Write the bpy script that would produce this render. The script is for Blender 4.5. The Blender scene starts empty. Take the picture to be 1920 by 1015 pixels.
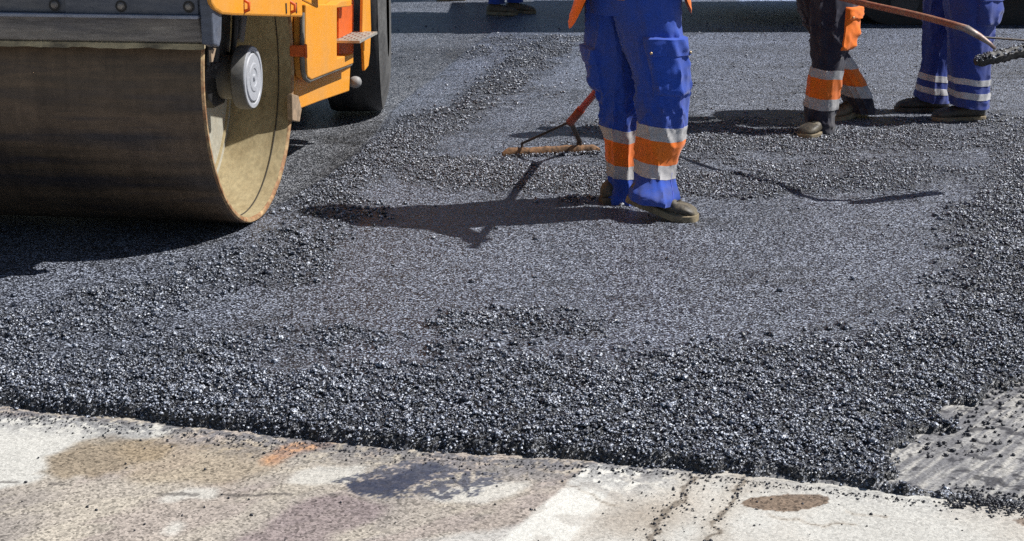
# asphalt paving crew behind a road roller; every object is built in metres
import bpy, bmesh, math, random
import numpy as np
from mathutils import Vector, Matrix, noise as mn
random.seed(7); RNG = np.random.default_rng(11)
PI = math.pi; R = math.radians
SC = bpy.context.scene; COL = SC.collection
# ------------------------------------------------------------------ camera calibration (metres, photograph 1920 x 1015)
FPX = 2800.0; CAMH = 1.4; PITCH = math.atan((507.5 + 270) / FPX)
cp, sp = math.cos(PITCH), math.sin(PITCH)
def ray(px, py):
    u = (px - 960) / FPX; v = (507.5 - py) / FPX
    return Vector((u, cp + v * sp, -sp + v * cp))
CAM = Vector((0, 0, CAMH))
def G(px, py, z=0.0):
    d = ray(px, py); s = (z - CAMH) / d.z; return CAM + d * s
def atY(px, py, Y):
    d = ray(px, py); return CAM + d * (Y / d.y)
SUN_EL, SUN_AZ = 50.5, 6.0      # azimuth from +X towards +Y
# ------------------------------------------------------------------ object helpers
def tag(o, label=None, cat=None, group=None, kind=None):
    if label: o['label'] = label
    if cat: o['category'] = cat
    if group: o['group'] = group
    if kind: o['kind'] = kind
    return o
def empty(name, loc=(0, 0, 0), rz=0.0):
    o = bpy.data.objects.new(name, None); COL.objects.link(o)
    o.location = loc; o.rotation_euler = (0, 0, rz); o.empty_display_size = .1
    return o
def link_mesh(name, me, mats, parent=None, smooth=False, world=False):
    o = bpy.data.objects.new(name, me); COL.objects.link(o)
    for m in (mats if isinstance(mats, (list, tuple)) else [mats]): me.materials.append(m)
    if smooth: me.polygons.foreach_set('use_smooth', [True] * len(me.polygons))
    if parent:
        o.parent = parent
        if world:
            bpy.context.view_layer.update()
            o.matrix_parent_inverse = parent.matrix_world.inverted()
    return o
class MB:
    def __init__(s): s.bm = bmesh.new(); s.mi = 0
    def face(s, vs):
        try: f = s.bm.faces.new(vs); f.material_index = s.mi; return f
        except ValueError: return None
    def box(s, x0, x1, y0, y1, z0, z1, M=None):
        c = [Vector((x, y, z)) for z in (z0, z1) for y in (y0, y1) for x in (x0, x1)]
        if M: c = [M @ p for p in c]
        v = [s.bm.verts.new(p) for p in c]
        for q in ((0, 2, 3, 1), (4, 5, 7, 6), (0, 1, 5, 4), (2, 6, 7, 3), (0, 4, 6, 2), (1, 3, 7, 5)): s.face([v[i] for i in q])
        return s
    def prism(s, poly, a, b, axis='x'):
        # poly: (y,z) pairs extruded along x from a to b, or (x,z) along y, or (x,y) along z
        def mk(p, k):
            return {'x': (k, p[0], p[1]), 'y': (p[0], k, p[1]), 'z': (p[0], p[1], k)}[axis]
        lo = [s.bm.verts.new(mk(p, a)) for p in poly]; hi = [s.bm.verts.new(mk(p, b)) for p in poly]
        n = len(poly)
        s.face(lo[::-1]); s.face(hi)
        for i in range(n): s.face([lo[i], lo[(i + 1) % n], hi[(i + 1) % n], hi[i]])
        return s
    def tube(s, pts, rad, n=12, caps=True, flat=1.0):
        pts = [Vector(p) for p in pts]
        if not isinstance(rad, (list, tuple)): rad = [rad] * len(pts)
        rings = []; up = None
        for i, p in enumerate(pts):
            d = (pts[min(i + 1, len(pts) - 1)] - pts[max(i - 1, 0)]).normalized()
            if up is None: up = d.orthogonal().normalized() if abs(d.x) > .9 else (Vector((1, 0, 0)) - d * d.x).normalized()
            up = (up - d * up.dot(d)).normalized(); w = d.cross(up)
            rings.append([s.bm.verts.new(p + (up * math.cos(a) + w * math.sin(a) * flat) * rad[i]) for a in [2 * PI * k / n for k in range(n)]])
        for i in range(len(rings) - 1):
            for k in range(n): s.face([rings[i][k], rings[i][(k + 1) % n], rings[i + 1][(k + 1) % n], rings[i + 1][k]])
        if caps: s.face(rings[0][::-1]); s.face(rings[-1])
        return s
    def lathe(s, prof, n=96, c=(0, 0, 0), axis='x', closed=False):
        # prof: (along axis, radius)
        rings = []
        for a, r in prof:
            ring = []
            for k in range(n):
                t = 2 * PI * k / n; y, z = r * math.cos(t), r * math.sin(t)
                p = {'x': (c[0] + a, c[1] + y, c[2] + z), 'y': (c[0] + y, c[1] + a, c[2] + z), 'z': (c[0] + y, c[1] + z, c[2] + a)}[axis]
                ring.append(s.bm.verts.new(p))
            rings.append(ring)
        m = len(rings)
        for i in range(m if closed else m - 1):
            j = (i + 1) % m
            for k in range(n): s.face([rings[i][k], rings[i][(k + 1) % n], rings[j][(k + 1) % n], rings[j][k]])
        if not closed:
            if prof[0][1] > 1e-6: s.face(rings[0][::-1])
            if prof[-1][1] > 1e-6: s.face(rings[-1])
        return s
    def ball(s, c, r, sc=(1, 1, 1), M=None, seg=16, rg=10):
        mt = Matrix.Translation(c) @ (M or Matrix()) @ Matrix.Diagonal((r * sc[0], r * sc[1], r * sc[2], 1))
        bmesh.ops.create_uvsphere(s.bm, u_segments=seg, v_segments=rg, radius=1, matrix=mt); return s
    def build(s, name, mats, parent=None, smooth=False, bevel=0, world=False, auto=None):
        bmesh.ops.recalc_face_normals(s.bm, faces=s.bm.faces[:])
        me = bpy.data.meshes.new(name); s.bm.to_mesh(me); s.bm.free()
        o = link_mesh(name, me, mats, parent, smooth or auto is not None, world)
        if auto is not None: me.set_sharp_from_angle(angle=R(auto))
        if bevel:
            m = o.modifiers.new('bevel', 'BEVEL'); m.width = bevel; m.segments = 2; m.limit_method = 'ANGLE'; m.angle_limit = R(40)
            m.harden_normals = False
        return o
# ------------------------------------------------------------------ materials
def newmat(name):
    m = bpy.data.materials.new(name); m.use_nodes = True; nt = m.node_tree
    b = nt.nodes['Principled BSDF']; return m, nt, b
def nd(nt, t, **k):
    n = nt.nodes.new(t)
    for a, v in k.items():
        if a.startswith('i_'): n.inputs[a[2:].replace('_', ' ')].default_value = v
        else: setattr(n, a, v)
    return n
def c4(c): return (c[0], c[1], c[2], 1)
def ramp(nt, fac, stops):
    r = nt.nodes.new('ShaderNodeValToRGB'); e = r.color_ramp.elements
    while len(e) < len(stops): e.new(.5)
    for i, (p, c) in enumerate(stops): e[i].position = p; e[i].color = c4(c) if not isinstance(c, float) else (c, c, c, 1)
    nt.links.new(fac, r.inputs[0]); return r
def coat(name, base, dirt=None, rough=.5, metal=0.0, scale=3.0, amt=.5, bump=.05, bscale=60, stretch=(1, 1, 1), spec=.5, sheen=0.0, fine=.25, fscale=40):
    """base colour broken by large dirt patches and fine grime, with a fine bump"""
    m, nt, b = newmat(name); L = nt.links.new
    dirt = dirt or [c * .6 for c in base]
    tc = nd(nt, 'ShaderNodeTexCoord'); mp = nd(nt, 'ShaderNodeMapping'); mp.inputs['Scale'].default_value = stretch
    L(tc.outputs['Object'], mp.inputs[0])
    n1 = nd(nt, 'ShaderNodeTexNoise', i_Scale=scale, i_Detail=8.0, i_Roughness=.62); L(mp.outputs[0], n1.inputs['Vector'])
    n2 = nd(nt, 'ShaderNodeTexNoise', i_Scale=fscale, i_Detail=6.0, i_Roughness=.7); L(mp.outputs[0], n2.inputs['Vector'])
    r1 = ramp(nt, n1.outputs[0], [(.42, 0.0), (.66, 1.0)])
    mm = nd(nt, 'ShaderNodeMath', operation='MULTIPLY'); L(r1.outputs[0], mm.inputs[0]); mm.inputs[1].default_value = amt
    mx = nd(nt, 'ShaderNodeMix', data_type='RGBA'); L(mm.outputs[0], mx.inputs[0]); mx.inputs[6].default_value = c4(base); mx.inputs[7].default_value = c4(dirt)
    r2 = ramp(nt, n2.outputs[0], [(.35, 1.0 - fine), (.65, 1.0 + 0.0)])
    m2 = nd(nt, 'ShaderNodeMix', data_type='RGBA', blend_type='MULTIPLY'); m2.inputs[0].default_value = 1.0
    L(mx.outputs[2], m2.inputs[6]); L(r2.outputs[0], m2.inputs[7]); L(m2.outputs[2], b.inputs['Base Color'])
    rr = ramp(nt, n1.outputs[0], [(.3, max(rough - .12, .02)), (.75, min(rough + .2, 1.0))]); L(rr.outputs[0], b.inputs['Roughness'])
    b.inputs['Metallic'].default_value = metal; b.inputs['Specular IOR Level'].default_value = spec
    if sheen: b.inputs['Sheen Weight'].default_value = sheen
    if bump:
        n3 = nd(nt, 'ShaderNodeTexNoise', i_Scale=bscale, i_Detail=5.0); L(mp.outputs[0], n3.inputs['Vector'])
        bp = nd(nt, 'ShaderNodeBump', i_Strength=bump * 4 if bump < .25 else 1.0, i_Distance=.004); L(n3.outputs[0], bp.inputs['Height']); L(bp.outputs[0], b.inputs['Normal'])
    return m
M = {}
M['orange'] = coat('orange_paint', (.95, .385, .03), (.62, .33, .11), .42, scale=3.5, amt=.5, fine=.10, bump=.02)
M['orange_red'] = coat('red_orange_paint_and_shade', (.85, .15, .02), (.6, .12, .03), .5, scale=4, amt=.5)  # on the step recess the redder hue stands for shade and bounce
M['steel_dark'] = coat('dark_frame_steel', (.13, .15, .20), (.25, .23, .20), .55, scale=5, amt=.8, stretch=(.35, 1, 1), fine=.35)
M['steel_dust'] = coat('dusty_frame_steel', (.38, .345, .31), (.13, .13, .15), .65, scale=6, amt=.9, stretch=(.3, 1, 2.2), fine=.4)
M['ledge'] = coat('worn_ledge_steel', (.42, .45, .54), (.20, .20, .22), .5, scale=8, amt=.6, stretch=(.4, 1, 1))
M['scraper'] = coat('scraper_edge', (.62, .52, .32), (.09, .08, .07), .7, scale=14, amt=.8, stretch=(.6, 1, 1))
M['drum_old'] = coat('rolled_drum_steel', (.165, .108, .072), (.085, .064, .056), .46, metal=.2, scale=2.2, amt=.9, stretch=(3, .6, .6), fine=.14, bump=.02, fscale=14)
M['rust'] = coat('rusty_rim_edge', (.42, .21, .10), (.62, .45, .24), .7, scale=24, amt=1.0, fine=.5, bump=.1)
M['cream'] = coat('dusty_cream_steel', (.50, .41, .24), (.33, .25, .13), .7, scale=6, amt=.75, fine=.3, bump=.06, stretch=(1.6, 1, 1))
M['seam'] = coat('dark_weld_seam', (.06, .05, .04), None, .8, scale=20)
M['disc'] = coat('pale_grey_disc', (.50, .49, .42), (.38, .33, .24), .6, scale=6, amt=.6)
M['hubcap'] = coat('grey_hub_cover', (.50, .52, .57), (.34, .35, .37), .45, scale=8, amt=.5, fine=.15)
M['hubside'] = coat('dark_hub_side', (.14, .14, .145), (.26, .25, .22), .55, scale=6, amt=.6)
M['black'] = coat('black_grime', (.018, .018, .02), (.06, .055, .05), .6, scale=9, amt=.7)
M['hose'] = coat('hose_rubber', (.02, .02, .024), None, .4, scale=30)
M['tyre'] = coat('tyre_rubber', (.028, .029, .034), (.085, .08, .075), .62, scale=5, amt=.6, stretch=(2.5, .6, .6), fine=.35, bump=.08)
M['tyrewall'] = coat('pale_tyre_wall', (.15, .15, .15), (.05, .05, .055), .75, scale=8, amt=.8, fine=.4, bump=.1)  # side wall a paler grey than the tread rubber
M['gasket'] = coat('grey_rubber_gasket', (.30, .29, .26), (.12, .11, .10), .7, scale=20, amt=.8)
M['tread'] = coat('tread_plate', (.62, .60, .55), (.35, .31, .25), .45, metal=.4, scale=12, amt=.6)
M['bracket'] = coat('dirty_bracket', (.50, .36, .24), (.22, .17, .12), .7, scale=16, amt=.8, fine=.4)
M['bolt'] = coat('bolt_steel', (.34, .31, .28), (.14, .12, .11), .5, metal=.4, scale=30)
M['knob'] = coat('grey_knob', (.40, .40, .40), (.25, .24, .23), .5, scale=12)
M['glass'] = coat('dark_glass', (.02, .025, .03), None, .08, scale=3)
def drum_mat():
    m, nt, b = newmat('rolled_drum_shell'); L = nt.links.new; tc = nd(nt, 'ShaderNodeTexCoord')
    def tex(sc, det, s):
        mp = nd(nt, 'ShaderNodeMapping'); mp.inputs['Scale'].default_value = sc; L(tc.outputs['Object'], mp.inputs[0]); n = nd(nt, 'ShaderNodeTexNoise', i_Scale=s, i_Detail=det, i_Roughness=.6); L(mp.outputs[0], n.inputs['Vector']); return n
    a = tex((.35, 2, 4), 5.0, 2.4); c = tex((9, .35, .35), 6.0, 3.0); d = tex((1, 1, 1), 8.0, 26.0)
    r = ramp(nt, a.outputs[0], [(.30, (.055, .050, .056)), (.46, (.13, .092, .062)), (.56, (.20, .135, .085)), (.70, (.085, .070, .066))])
    r2 = ramp(nt, c.outputs[0], [(.32, .84), (.62, 1.10)]); r3 = ramp(nt, d.outputs[0], [(.35, .82), (.62, 1.08)])
    m1 = nd(nt, 'ShaderNodeMix', data_type='RGBA', blend_type='MULTIPLY'); m1.inputs[0].default_value = 1; L(r.outputs[0], m1.inputs[6]); L(r2.outputs[0], m1.inputs[7])
    m2 = nd(nt, 'ShaderNodeMix', data_type='RGBA', blend_type='MULTIPLY'); m2.inputs[0].default_value = 1; L(m1.outputs[2], m2.inputs[6]); L(r3.outputs[0], m2.inputs[7]); L(m2.outputs[2], b.inputs['Base Color'])
    rr = ramp(nt, a.outputs[0], [(.3, .30), (.7, .52)]); L(rr.outputs[0], b.inputs['Roughness']); b.inputs['Metallic'].default_value = .25
    return m
M['drum'] = drum_mat()
def fabric(name, base, dirt, amt=.35, rough=.85, sheen=.25, scale=6, fine=.12, bscale=420):
    m = coat(name, base, dirt, rough, scale=scale, amt=amt, bump=.06, bscale=bscale, sheen=sheen, fine=fine, spec=.25, fscale=60)
    nt = m.node_tree; L = nt.links.new; b = nt.nodes['Principled BSDF']; src = b.inputs['Base Color'].links[0].from_socket      # road dust climbing from the hem
    tc = nd(nt, 'ShaderNodeTexCoord'); sx = nd(nt, 'ShaderNodeSeparateXYZ'); L(tc.outputs['Object'], sx.inputs[0]); n = nd(nt, 'ShaderNodeTexNoise', i_Scale=13.0, i_Detail=6.0, i_Roughness=.65); L(tc.outputs['Object'], n.inputs['Vector'])
    mr = nd(nt, 'ShaderNodeMapRange'); L(sx.outputs[2], mr.inputs[0]); mr.inputs[1].default_value = .06; mr.inputs[2].default_value = .34; mr.inputs[3].default_value = .95; mr.inputs[4].default_value = .30
    mu = nd(nt, 'ShaderNodeMath', operation='MULTIPLY'); r = ramp(nt, n.outputs[0], [(.42, 0.0), (.72, .42)]); L(mr.outputs[0], mu.inputs[0]); L(r.outputs[0], mu.inputs[1])
    mx = nd(nt, 'ShaderNodeMix', data_type='RGBA'); L(mu.outputs[0], mx.inputs[0]); L(src, mx.inputs[6]); mx.inputs[7].default_value = (.16, .145, .13, 1); L(mx.outputs[2], b.inputs['Base Color'])
    return m
M['blue'] = fabric('blue_work_cloth', (.018, .080, .50), (.060, .090, .28), .5)
M['blue_dull'] = fabric('dull_blue_work_cloth', (.022, .055, .32), (.07, .09, .25), .5)
M['navy'] = fabric('navy_work_cloth', (.022, .023, .045), (.05, .05, .07), .5)
M['hivis'] = fabric('orange_safety_cloth', (1.0, .215, .015), (.75, .17, .02), .3)
M['tape'] = fabric('silver_reflective_tape', (.58, .57, .58), (.36, .35, .35), .5, rough=.45, sheen=0, scale=14, fine=.2)
M['whitetape'] = fabric('pale_reflective_tape', (.66, .66, .68), (.42, .42, .44), .4, rough=.45, sheen=0, scale=14, fine=.2)
M['thread'] = fabric('seam_thread', (.10, .14, .75), None, .1)
M['leather'] = coat('worn_boot_leather', (.055, .047, .038), (.26, .22, .15), .55, scale=16, amt=.85, fine=.35, bump=.1, bscale=90)
M['leather_tan'] = coat('dusty_tan_leather', (.20, .155, .10), (.10, .08, .06), .6, scale=14, amt=.7, fine=.35, bump=.1, bscale=90)
M['leather_dark'] = coat('dark_boot_leather', (.05, .047, .045), (.16, .14, .11), .55, scale=14, amt=.7, fine=.3, bump=.1, bscale=90)
M['sole'] = coat('boot_sole_rubber', (.16, .14, .11), (.06, .055, .05), .75, scale=22, amt=.8, fine=.4)
M['sole_pale'] = coat('pale_boot_sole', (.36, .29, .18), (.16, .13, .10), .75, scale=22, amt=.7, fine=.4)
M['lace'] = coat('boot_lace', (.03, .028, .026), None, .8)
M['skin'] = coat('tanned_skin', (.50, .27, .18), (.42, .20, .13), .5, scale=8, amt=.5, fine=.08)
M['hair'] = coat('brown_hair', (.035, .022, .014), None, .6, scale=60, bscale=200, bump=.2)
M['eye'] = coat('eye_white', (.6, .6, .6), (.5, .5, .5), .2)
M['snap'] = coat('brass_snap', (.65, .50, .30), None, .35, metal=.6)
M['redpole'] = coat('red_painted_pole', (.62, .06, .03), (.30, .06, .04), .38, scale=14, amt=.6, fine=.2)
M['woodpole'] = coat('worn_red_wood_pole', (.36, .115, .065), (.42, .25, .15), .5, scale=10, amt=.8, stretch=(3, 3, 3), fine=.3)
M['toolsteel'] = coat('blackened_tool_steel', (.035, .028, .024), (.13, .07, .045), .55, scale=18, amt=.6)
M['ferrule'] = coat('scraped_ferrule', (.36, .30, .27), (.20, .09, .07), .45, metal=.3, scale=22, amt=.8)
M['rustboard'] = coat('rusty_rake_board', (.36, .19, .09), (.07, .055, .045), .8, scale=44, amt=.95, fine=.5, bump=.15)
M['pavermetal'] = coat('paver_dark_steel', (.05, .055, .065), (.12, .12, .12), .5, scale=2, amt=.6)
M['paveryellow'] = coat('paver_yellow_paint', (.75, .50, .05), (.45, .33, .1), .45, scale=2, amt=.5)

def asphalt_mat(name, stones=False):
    m, nt, b = newmat(name); L = nt.links.new
    tc = nd(nt, 'ShaderNodeTexCoord'); ge = nd(nt, 'ShaderNodeNewGeometry')
    def facet(scale, k, prev):
        v = nd(nt, 'ShaderNodeTexVoronoi', i_Scale=scale, i_Randomness=1.0); L(tc.outputs['Object'], v.inputs['Vector'])
        s = nd(nt, 'ShaderNodeVectorMath', operation='SUBTRACT'); L(v.outputs['Color'], s.inputs[0]); s.inputs[1].default_value = (.5, .5, .5)
        q = nd(nt, 'ShaderNodeVectorMath', operation='SCALE'); L(s.outputs[0], q.inputs[0])
        if isinstance(k, float): q.inputs['Scale'].default_value = k
        else: L(k, q.inputs['Scale'])
        a = nd(nt, 'ShaderNodeVectorMath', operation='ADD'); L(prev, a.inputs[0]); L(q.outputs[0], a.inputs[1])
        return a.outputs[0], v
    if stones:
        a, v = facet(300.0, 1.1, ge.outputs['Normal'])
        nz = nd(nt, 'ShaderNodeVectorMath', operation='NORMALIZE'); L(a, nz.inputs[0]); L(nz.outputs[0], b.inputs['Normal'])
        at = nd(nt, 'ShaderNodeAttribute', attribute_name='tone'); sx = nd(nt, 'ShaderNodeSeparateColor'); L(v.outputs['Color'], sx.inputs[0])
        ad = nd(nt, 'ShaderNodeMath', operation='MULTIPLY_ADD'); L(at.outputs['Fac'], ad.inputs[0]); ad.inputs[1].default_value = .30
        ml = nd(nt, 'ShaderNodeMath', operation='MULTIPLY'); L(sx.outputs[1], ml.inputs[0]); ml.inputs[1].default_value = .70; L(ml.outputs[0], ad.inputs[2])
        r = ramp(nt, ad.outputs[0], [(0, (.006, .007, .012)), (.46, (.022, .026, .042)), (.63, (.10, .115, .16)), (.77, (.46, .51, .63)), (.95, (.90, .94, 1.0))])  # near-white stops paint sun glints into the chip colour
        L(r.outputs[0], b.inputs['Base Color'])
        b.inputs['Roughness'].default_value = .41; b.inputs['Specular IOR Level'].default_value = 1.0
        return m
    at = nd(nt, 'ShaderNodeAttribute', attribute_name='grain')        # how open the surface is
    tint = nd(nt, 'ShaderNodeAttribute', attribute_name='tint')
    ks = nd(nt, 'ShaderNodeMapRange'); L(at.outputs['Fac'], ks.inputs[0]); ks.inputs[3].default_value = 1.5; ks.inputs[4].default_value = 1.9
    a, v1 = facet(215.0, ks.outputs[0], ge.outputs['Normal'])
    a, v2 = facet(420.0, .6, a)
    nz = nd(nt, 'ShaderNodeVectorMath', operation='NORMALIZE'); L(a, nz.inputs[0])
    # gaps between the stones
    v3 = nd(nt, 'ShaderNodeTexVoronoi', i_Scale=215.0); v3.feature = 'DISTANCE_TO_EDGE'; L(tc.outputs['Object'], v3.inputs['Vector'])
    n3 = nd(nt, 'ShaderNodeTexNoise', i_Scale=330.0, i_Detail=3.0); L(tc.outputs['Object'], n3.inputs['Vector'])
    bp = nd(nt, 'ShaderNodeBump', i_Strength=.7, i_Distance=.004); L(n3.outputs[0], bp.inputs['Height']); L(nz.outputs[0], bp.inputs['Normal'])
    L(bp.outputs[0], b.inputs['Normal'])
    sx = nd(nt, 'ShaderNodeSeparateColor'); L(v1.outputs['Color'], sx.inputs[0])
    r = ramp(nt, sx.outputs[0], [(0, (.012, .014, .022)), (.44, (.040, .045, .064)), (.66, (.17, .185, .24)), (.82, (.56, .60, .70)), (1, (.88, .92, 1.0))])  # bright stops put sun sparkle into the mat's base colour
    g = ramp(nt, v3.outputs[0], [(.0, .12), (.26, 1.0)])
    mm = nd(nt, 'ShaderNodeMix', data_type='RGBA', blend_type='MULTIPLY'); mm.inputs[0].default_value = 1
    L(r.outputs[0], mm.inputs[6]); L(g.outputs[0], mm.inputs[7])
    m3 = nd(nt, 'ShaderNodeMix', data_type='RGBA', blend_type='MULTIPLY'); m3.inputs[0].default_value = 1
    L(mm.outputs[2], m3.inputs[6]); L(tint.outputs['Color'], m3.inputs[7])
    L(m3.outputs[2], b.inputs['Base Color'])
    b.inputs['Roughness'].default_value = .44; b.inputs['Specular IOR Level'].default_value = 1.0
    return m
M['asphalt'] = asphalt_mat('fresh_asphalt'); M['stones'] = asphalt_mat('loose_asphalt', True)
def pavement_mat(name, streak=False):
    m, nt, b = newmat(name); L = nt.links.new
    tc = nd(nt, 'ShaderNodeTexCoord'); at = nd(nt, 'ShaderNodeAttribute', attribute_name='paint')
    v = nd(nt, 'ShaderNodeTexVoronoi', i_Scale=170.0); L(tc.outputs['Object'], v.inputs['Vector'])
    s = nd(nt, 'ShaderNodeSeparateColor'); L(v.outputs['Color'], s.inputs[0])
    gr = nd(nt, 'ShaderNodeAttribute', attribute_name='rough')
    r = ramp(nt, s.outputs[1], [(0, .30), (.25, .72), (.6, 1.0), (1, 1.35)])
    mx = nd(nt, 'ShaderNodeMix', data_type='RGBA', blend_type='MULTIPLY'); L(gr.outputs['Fac'], mx.inputs[0]); L(at.outputs['Color'], mx.inputs[6]); L(r.outputs[0], mx.inputs[7])
    n = nd(nt, 'ShaderNodeTexNoise', i_Scale=320.0, i_Detail=4.0, i_Roughness=.8); L(tc.outputs['Object'], n.inputs['Vector'])
    r2 = ramp(nt, n.outputs[0], [(.3, .72), (.6, 1.06)])
    m2 = nd(nt, 'ShaderNodeMix', data_type='RGBA', blend_type='MULTIPLY'); m2.inputs[0].default_value = .85; L(mx.outputs[2], m2.inputs[6]); L(r2.outputs[0], m2.inputs[7])
    L(m2.outputs[2], b.inputs['Base Color']); b.inputs['Roughness'].default_value = .9; b.inputs['Specular IOR Level'].default_value = .25
    ma = nd(nt, 'ShaderNodeMath', operation='ADD'); L(s.outputs[0], ma.inputs[0]); L(n.outputs[0], ma.inputs[1])
    bp = nd(nt, 'ShaderNodeBump', i_Strength=.6, i_Distance=.002); L(ma.outputs[0], bp.inputs['Height']); L(bp.outputs[0], b.inputs['Normal'])
    return m
M['crumb'] = coat('tarry_crumb', (.028, .030, .040), (.07, .075, .09), .45, scale=120, bump=0)
M['pavement'] = pavement_mat('old_concrete'); M['milled'] = pavement_mat('milled_surface')

# ------------------------------------------------------------------ numpy noise
def vnoise(x, y, seed=0):
    xi = np.floor(x).astype(np.int64); yi = np.floor(y).astype(np.int64); fx = x - xi; fy = y - yi
    fx = fx * fx * (3 - 2 * fx); fy = fy * fy * (3 - 2 * fy)
    def h(a, b):
        n = (a * 374761393 + b * 668265263 + seed * 974634777) & 0xffffffff
        n = ((n ^ (n >> 13)) * 1274126177) & 0xffffffff
        return ((n ^ (n >> 16)) & 0xffffff) / float(0xffffff)
    return (h(xi, yi) * (1 - fx) + h(xi + 1, yi) * fx) * (1 - fy) + (h(xi, yi + 1) * (1 - fx) + h(xi + 1, yi + 1) * fx) * fy
def fbm(x, y, f, o=4, seed=0, g=.5):
    t = 0; a = 1; s = 0
    for i in range(o):
        t = t + a * vnoise(x * f + i * 17.3, y * f - i * 9.1, seed + i); s += a; a *= g; f *= 2.03
    return t / s
def sstep(a, b, x): t = np.clip((x - a) / (b - a), 0, 1); return t * t * (3 - 2 * t)
# ------------------------------------------------------------------ ground layout (traced once, then everything is in metres)
PZ = -.029                                              # old pavement level, asphalt mat is about zero
NEAR = [G(*p, PZ) for p in [(-500, 745), (0, 772), (250, 795), (430, 815), (640, 836), (900, 862), (1100, 872), (1280, 887), (1400, 900), (1560, 918), (1700, 936), (1920, 962), (2300, 1000)]]
NX = np.array([p.x for p in NEAR]); NY = np.array([p.y for p in NEAR])
MIL = [G(*p, PZ) for p in [(1660, 925), (1715, 885), (1770, 835), (1830, 770), (1925, 712), (2100, 640), (2400, 560)]]
MX = np.array([p.x for p in MIL] + [4.5, 14, 90]); MY = np.array([p.y for p in MIL] + [MIL[-1].y + .5, MIL[-1].y + 1.2, MIL[-1].y + 3])
def edge_dist(x, y, both=False):
    """positive inside the new asphalt"""
    wob = (fbm(x, y, 9, 4, 5) - .5) * .055 + (fbm(x, y, 45, 2, 8) - .5) * .03
    d1 = y - np.interp(x, NX, NY) + wob
    dm = np.interp(y, MY, MX) - x + (fbm(x, y, 7, 5, 31, .65) - .5) * .34
    strip = np.where(x > .8, .075 - (y - np.interp(x, NX, NY)) + wob * .5, -1)
    d2 = np.maximum(dm * .8, strip)
    return (np.minimum(d1, d2), d2) if both else np.minimum(d1, d2)
LOOSE = []        # (p0, p1, radius0, radius1, strength) in metres
def cap(a, b, ra, rb, s):
    A, B = G(*a), G(*b); LOOSE.append((A.x, A.y, B.x, B.y, ra, rb, s))
for a in [((-200, 715), (380, 745), .42, .38, 1.0), ((380, 760), (800, 760), .36, .36, 1.05), ((800, 770), (1300, 780), .38, .46, 1.1),
          ((1300, 760), (1640, 760), .5, .55, 1.1), ((1640, 770), (1870, 590), .46, .24, 1.1), ((1880, 580), (2000, 300), .24, .42, 1.05),
          ((-100, 620), (150, 610), .26, .24, .8), ((200, 560), (480, 500), .2, .26, .8), ((480, 500), (640, 400), .18, .2, .7),
          ((900, 610), (1040, 610), .16, .18, .72), ((350, 640), (640, 640), .18, .15, .45), ((640, 620), (900, 660), .05, .12, .35),
          ((600, 400), (700, 300), .17, .22, .95), ((700, 300), (850, 220), .24, .2, .95), ((850, 230), (1050, 75), .14, .3, .85),
          ((840, 325), (1150, 345), .35, .42, 1.1), ((1150, 340), (1440, 345), .38, .28, 1.0), ((1440, 340), (1640, 350), .32, .22, .9),
          ((1300, 270), (1700, 260), .3, .45, .85), ((1700, 270), (1900, 240), .5, .5, .7), ((840, 100), (1000, 90), .7, .8, .55),
          ((760, 140), (940, 160), .1, .12, .45), ((1640, 330), (1900, 330), .2, .4, .6), ((1150, 300), (1800, 300), .6, .6, .40), ((1100, 240), (1450, 240), .3, .4, .45), ((650, 260), (1000, 180), .2, .3, .4)]: cap(*a)
def loose(x, y):
    t = np.zeros_like(x)
    for x0, y0, x1, y1, ra, rb, s in LOOSE:
        dx, dy = x1 - x0, y1 - y0; u = np.clip(((x - x0) * dx + (y - y0) * dy) / (dx * dx + dy * dy), 0, 1)
        d = np.hypot(x - x0 - u * dx, y - y0 - u * dy) / (ra + (rb - ra) * u)
        t = np.maximum(t, s * (1 - sstep(.3, 1.45, d)))
    n = fbm(x, y, 3.2, 4, 3) * .8 + fbm(x, y, 15, 3, 4) * .7 - .75
    t = t + n * 1.5 * np.clip(t * 3, 0, 1) * np.clip((1.25 - t) * 2, 0, 1)
    return np.clip(t, 0, 1.1)
# rolled lane: left of the line joining the drum's end with the rear tyre
LA, LB = G(465, 418), G(738, 205)
LDX, LDY = (LB - LA).x, (LB - LA).y; LLEN = math.hypot(LDX, LDY)
def lane(x, y):
    c = .10 * np.sin(np.clip((y - LA.y) / 2.7, 0, 1) * PI)
    return ((x - LA.x) * LDY - (y - LA.y) * LDX) / LLEN - c          # >0 right of the line
def ridge(x, y):
    A, B = G(800, 255), G(1040, 75); dx, dy = B.x - A.x, B.y - A.y
    u = ((x - A.x) * dx + (y - A.y) * dy) / (dx * dx + dy * dy)
    d = np.hypot(x - A.x - np.clip(u, -.35, 1) * dx, y - A.y - np.clip(u, -.35, 1) * dy)
    return .022 * np.exp(-(d / .10) ** 2)
def height(x, y, with_edge=True):
    lo = loose(x, y)
    h = (fbm(x, y, 1.1, 3, 1) - .5) * .02
    lo = lo * (1 - .45 * sstep(5.4, 6.8, y))
    h = h + lo * (.010 + .030 * (fbm(x, y, 13, 3, 2) - .42)) + lo * .012 * (fbm(x, y, 70, 2, 12) - .5)
    h = h + ridge(x, y) * (.6 + .8 * fbm(x, y, 8, 2, 20))
    h = h + .010 * sstep(-.01, .02, lane(x, y) + (fbm(x, y, 6, 3, 9) - .5) * .04) * sstep(5.2, 6.4, y) - .006
    h = h * (1 - .65 * sstep(6.6, 5.6, y) * 0)
    if with_edge:
        e, e2 = edge_dist(x, y, True); h = (h - .026 * (1 - sstep(0, .22, e2))) * sstep(0, .15, e) + (-.075) * (1 - sstep(-.005, .05, e))
    return h
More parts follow.
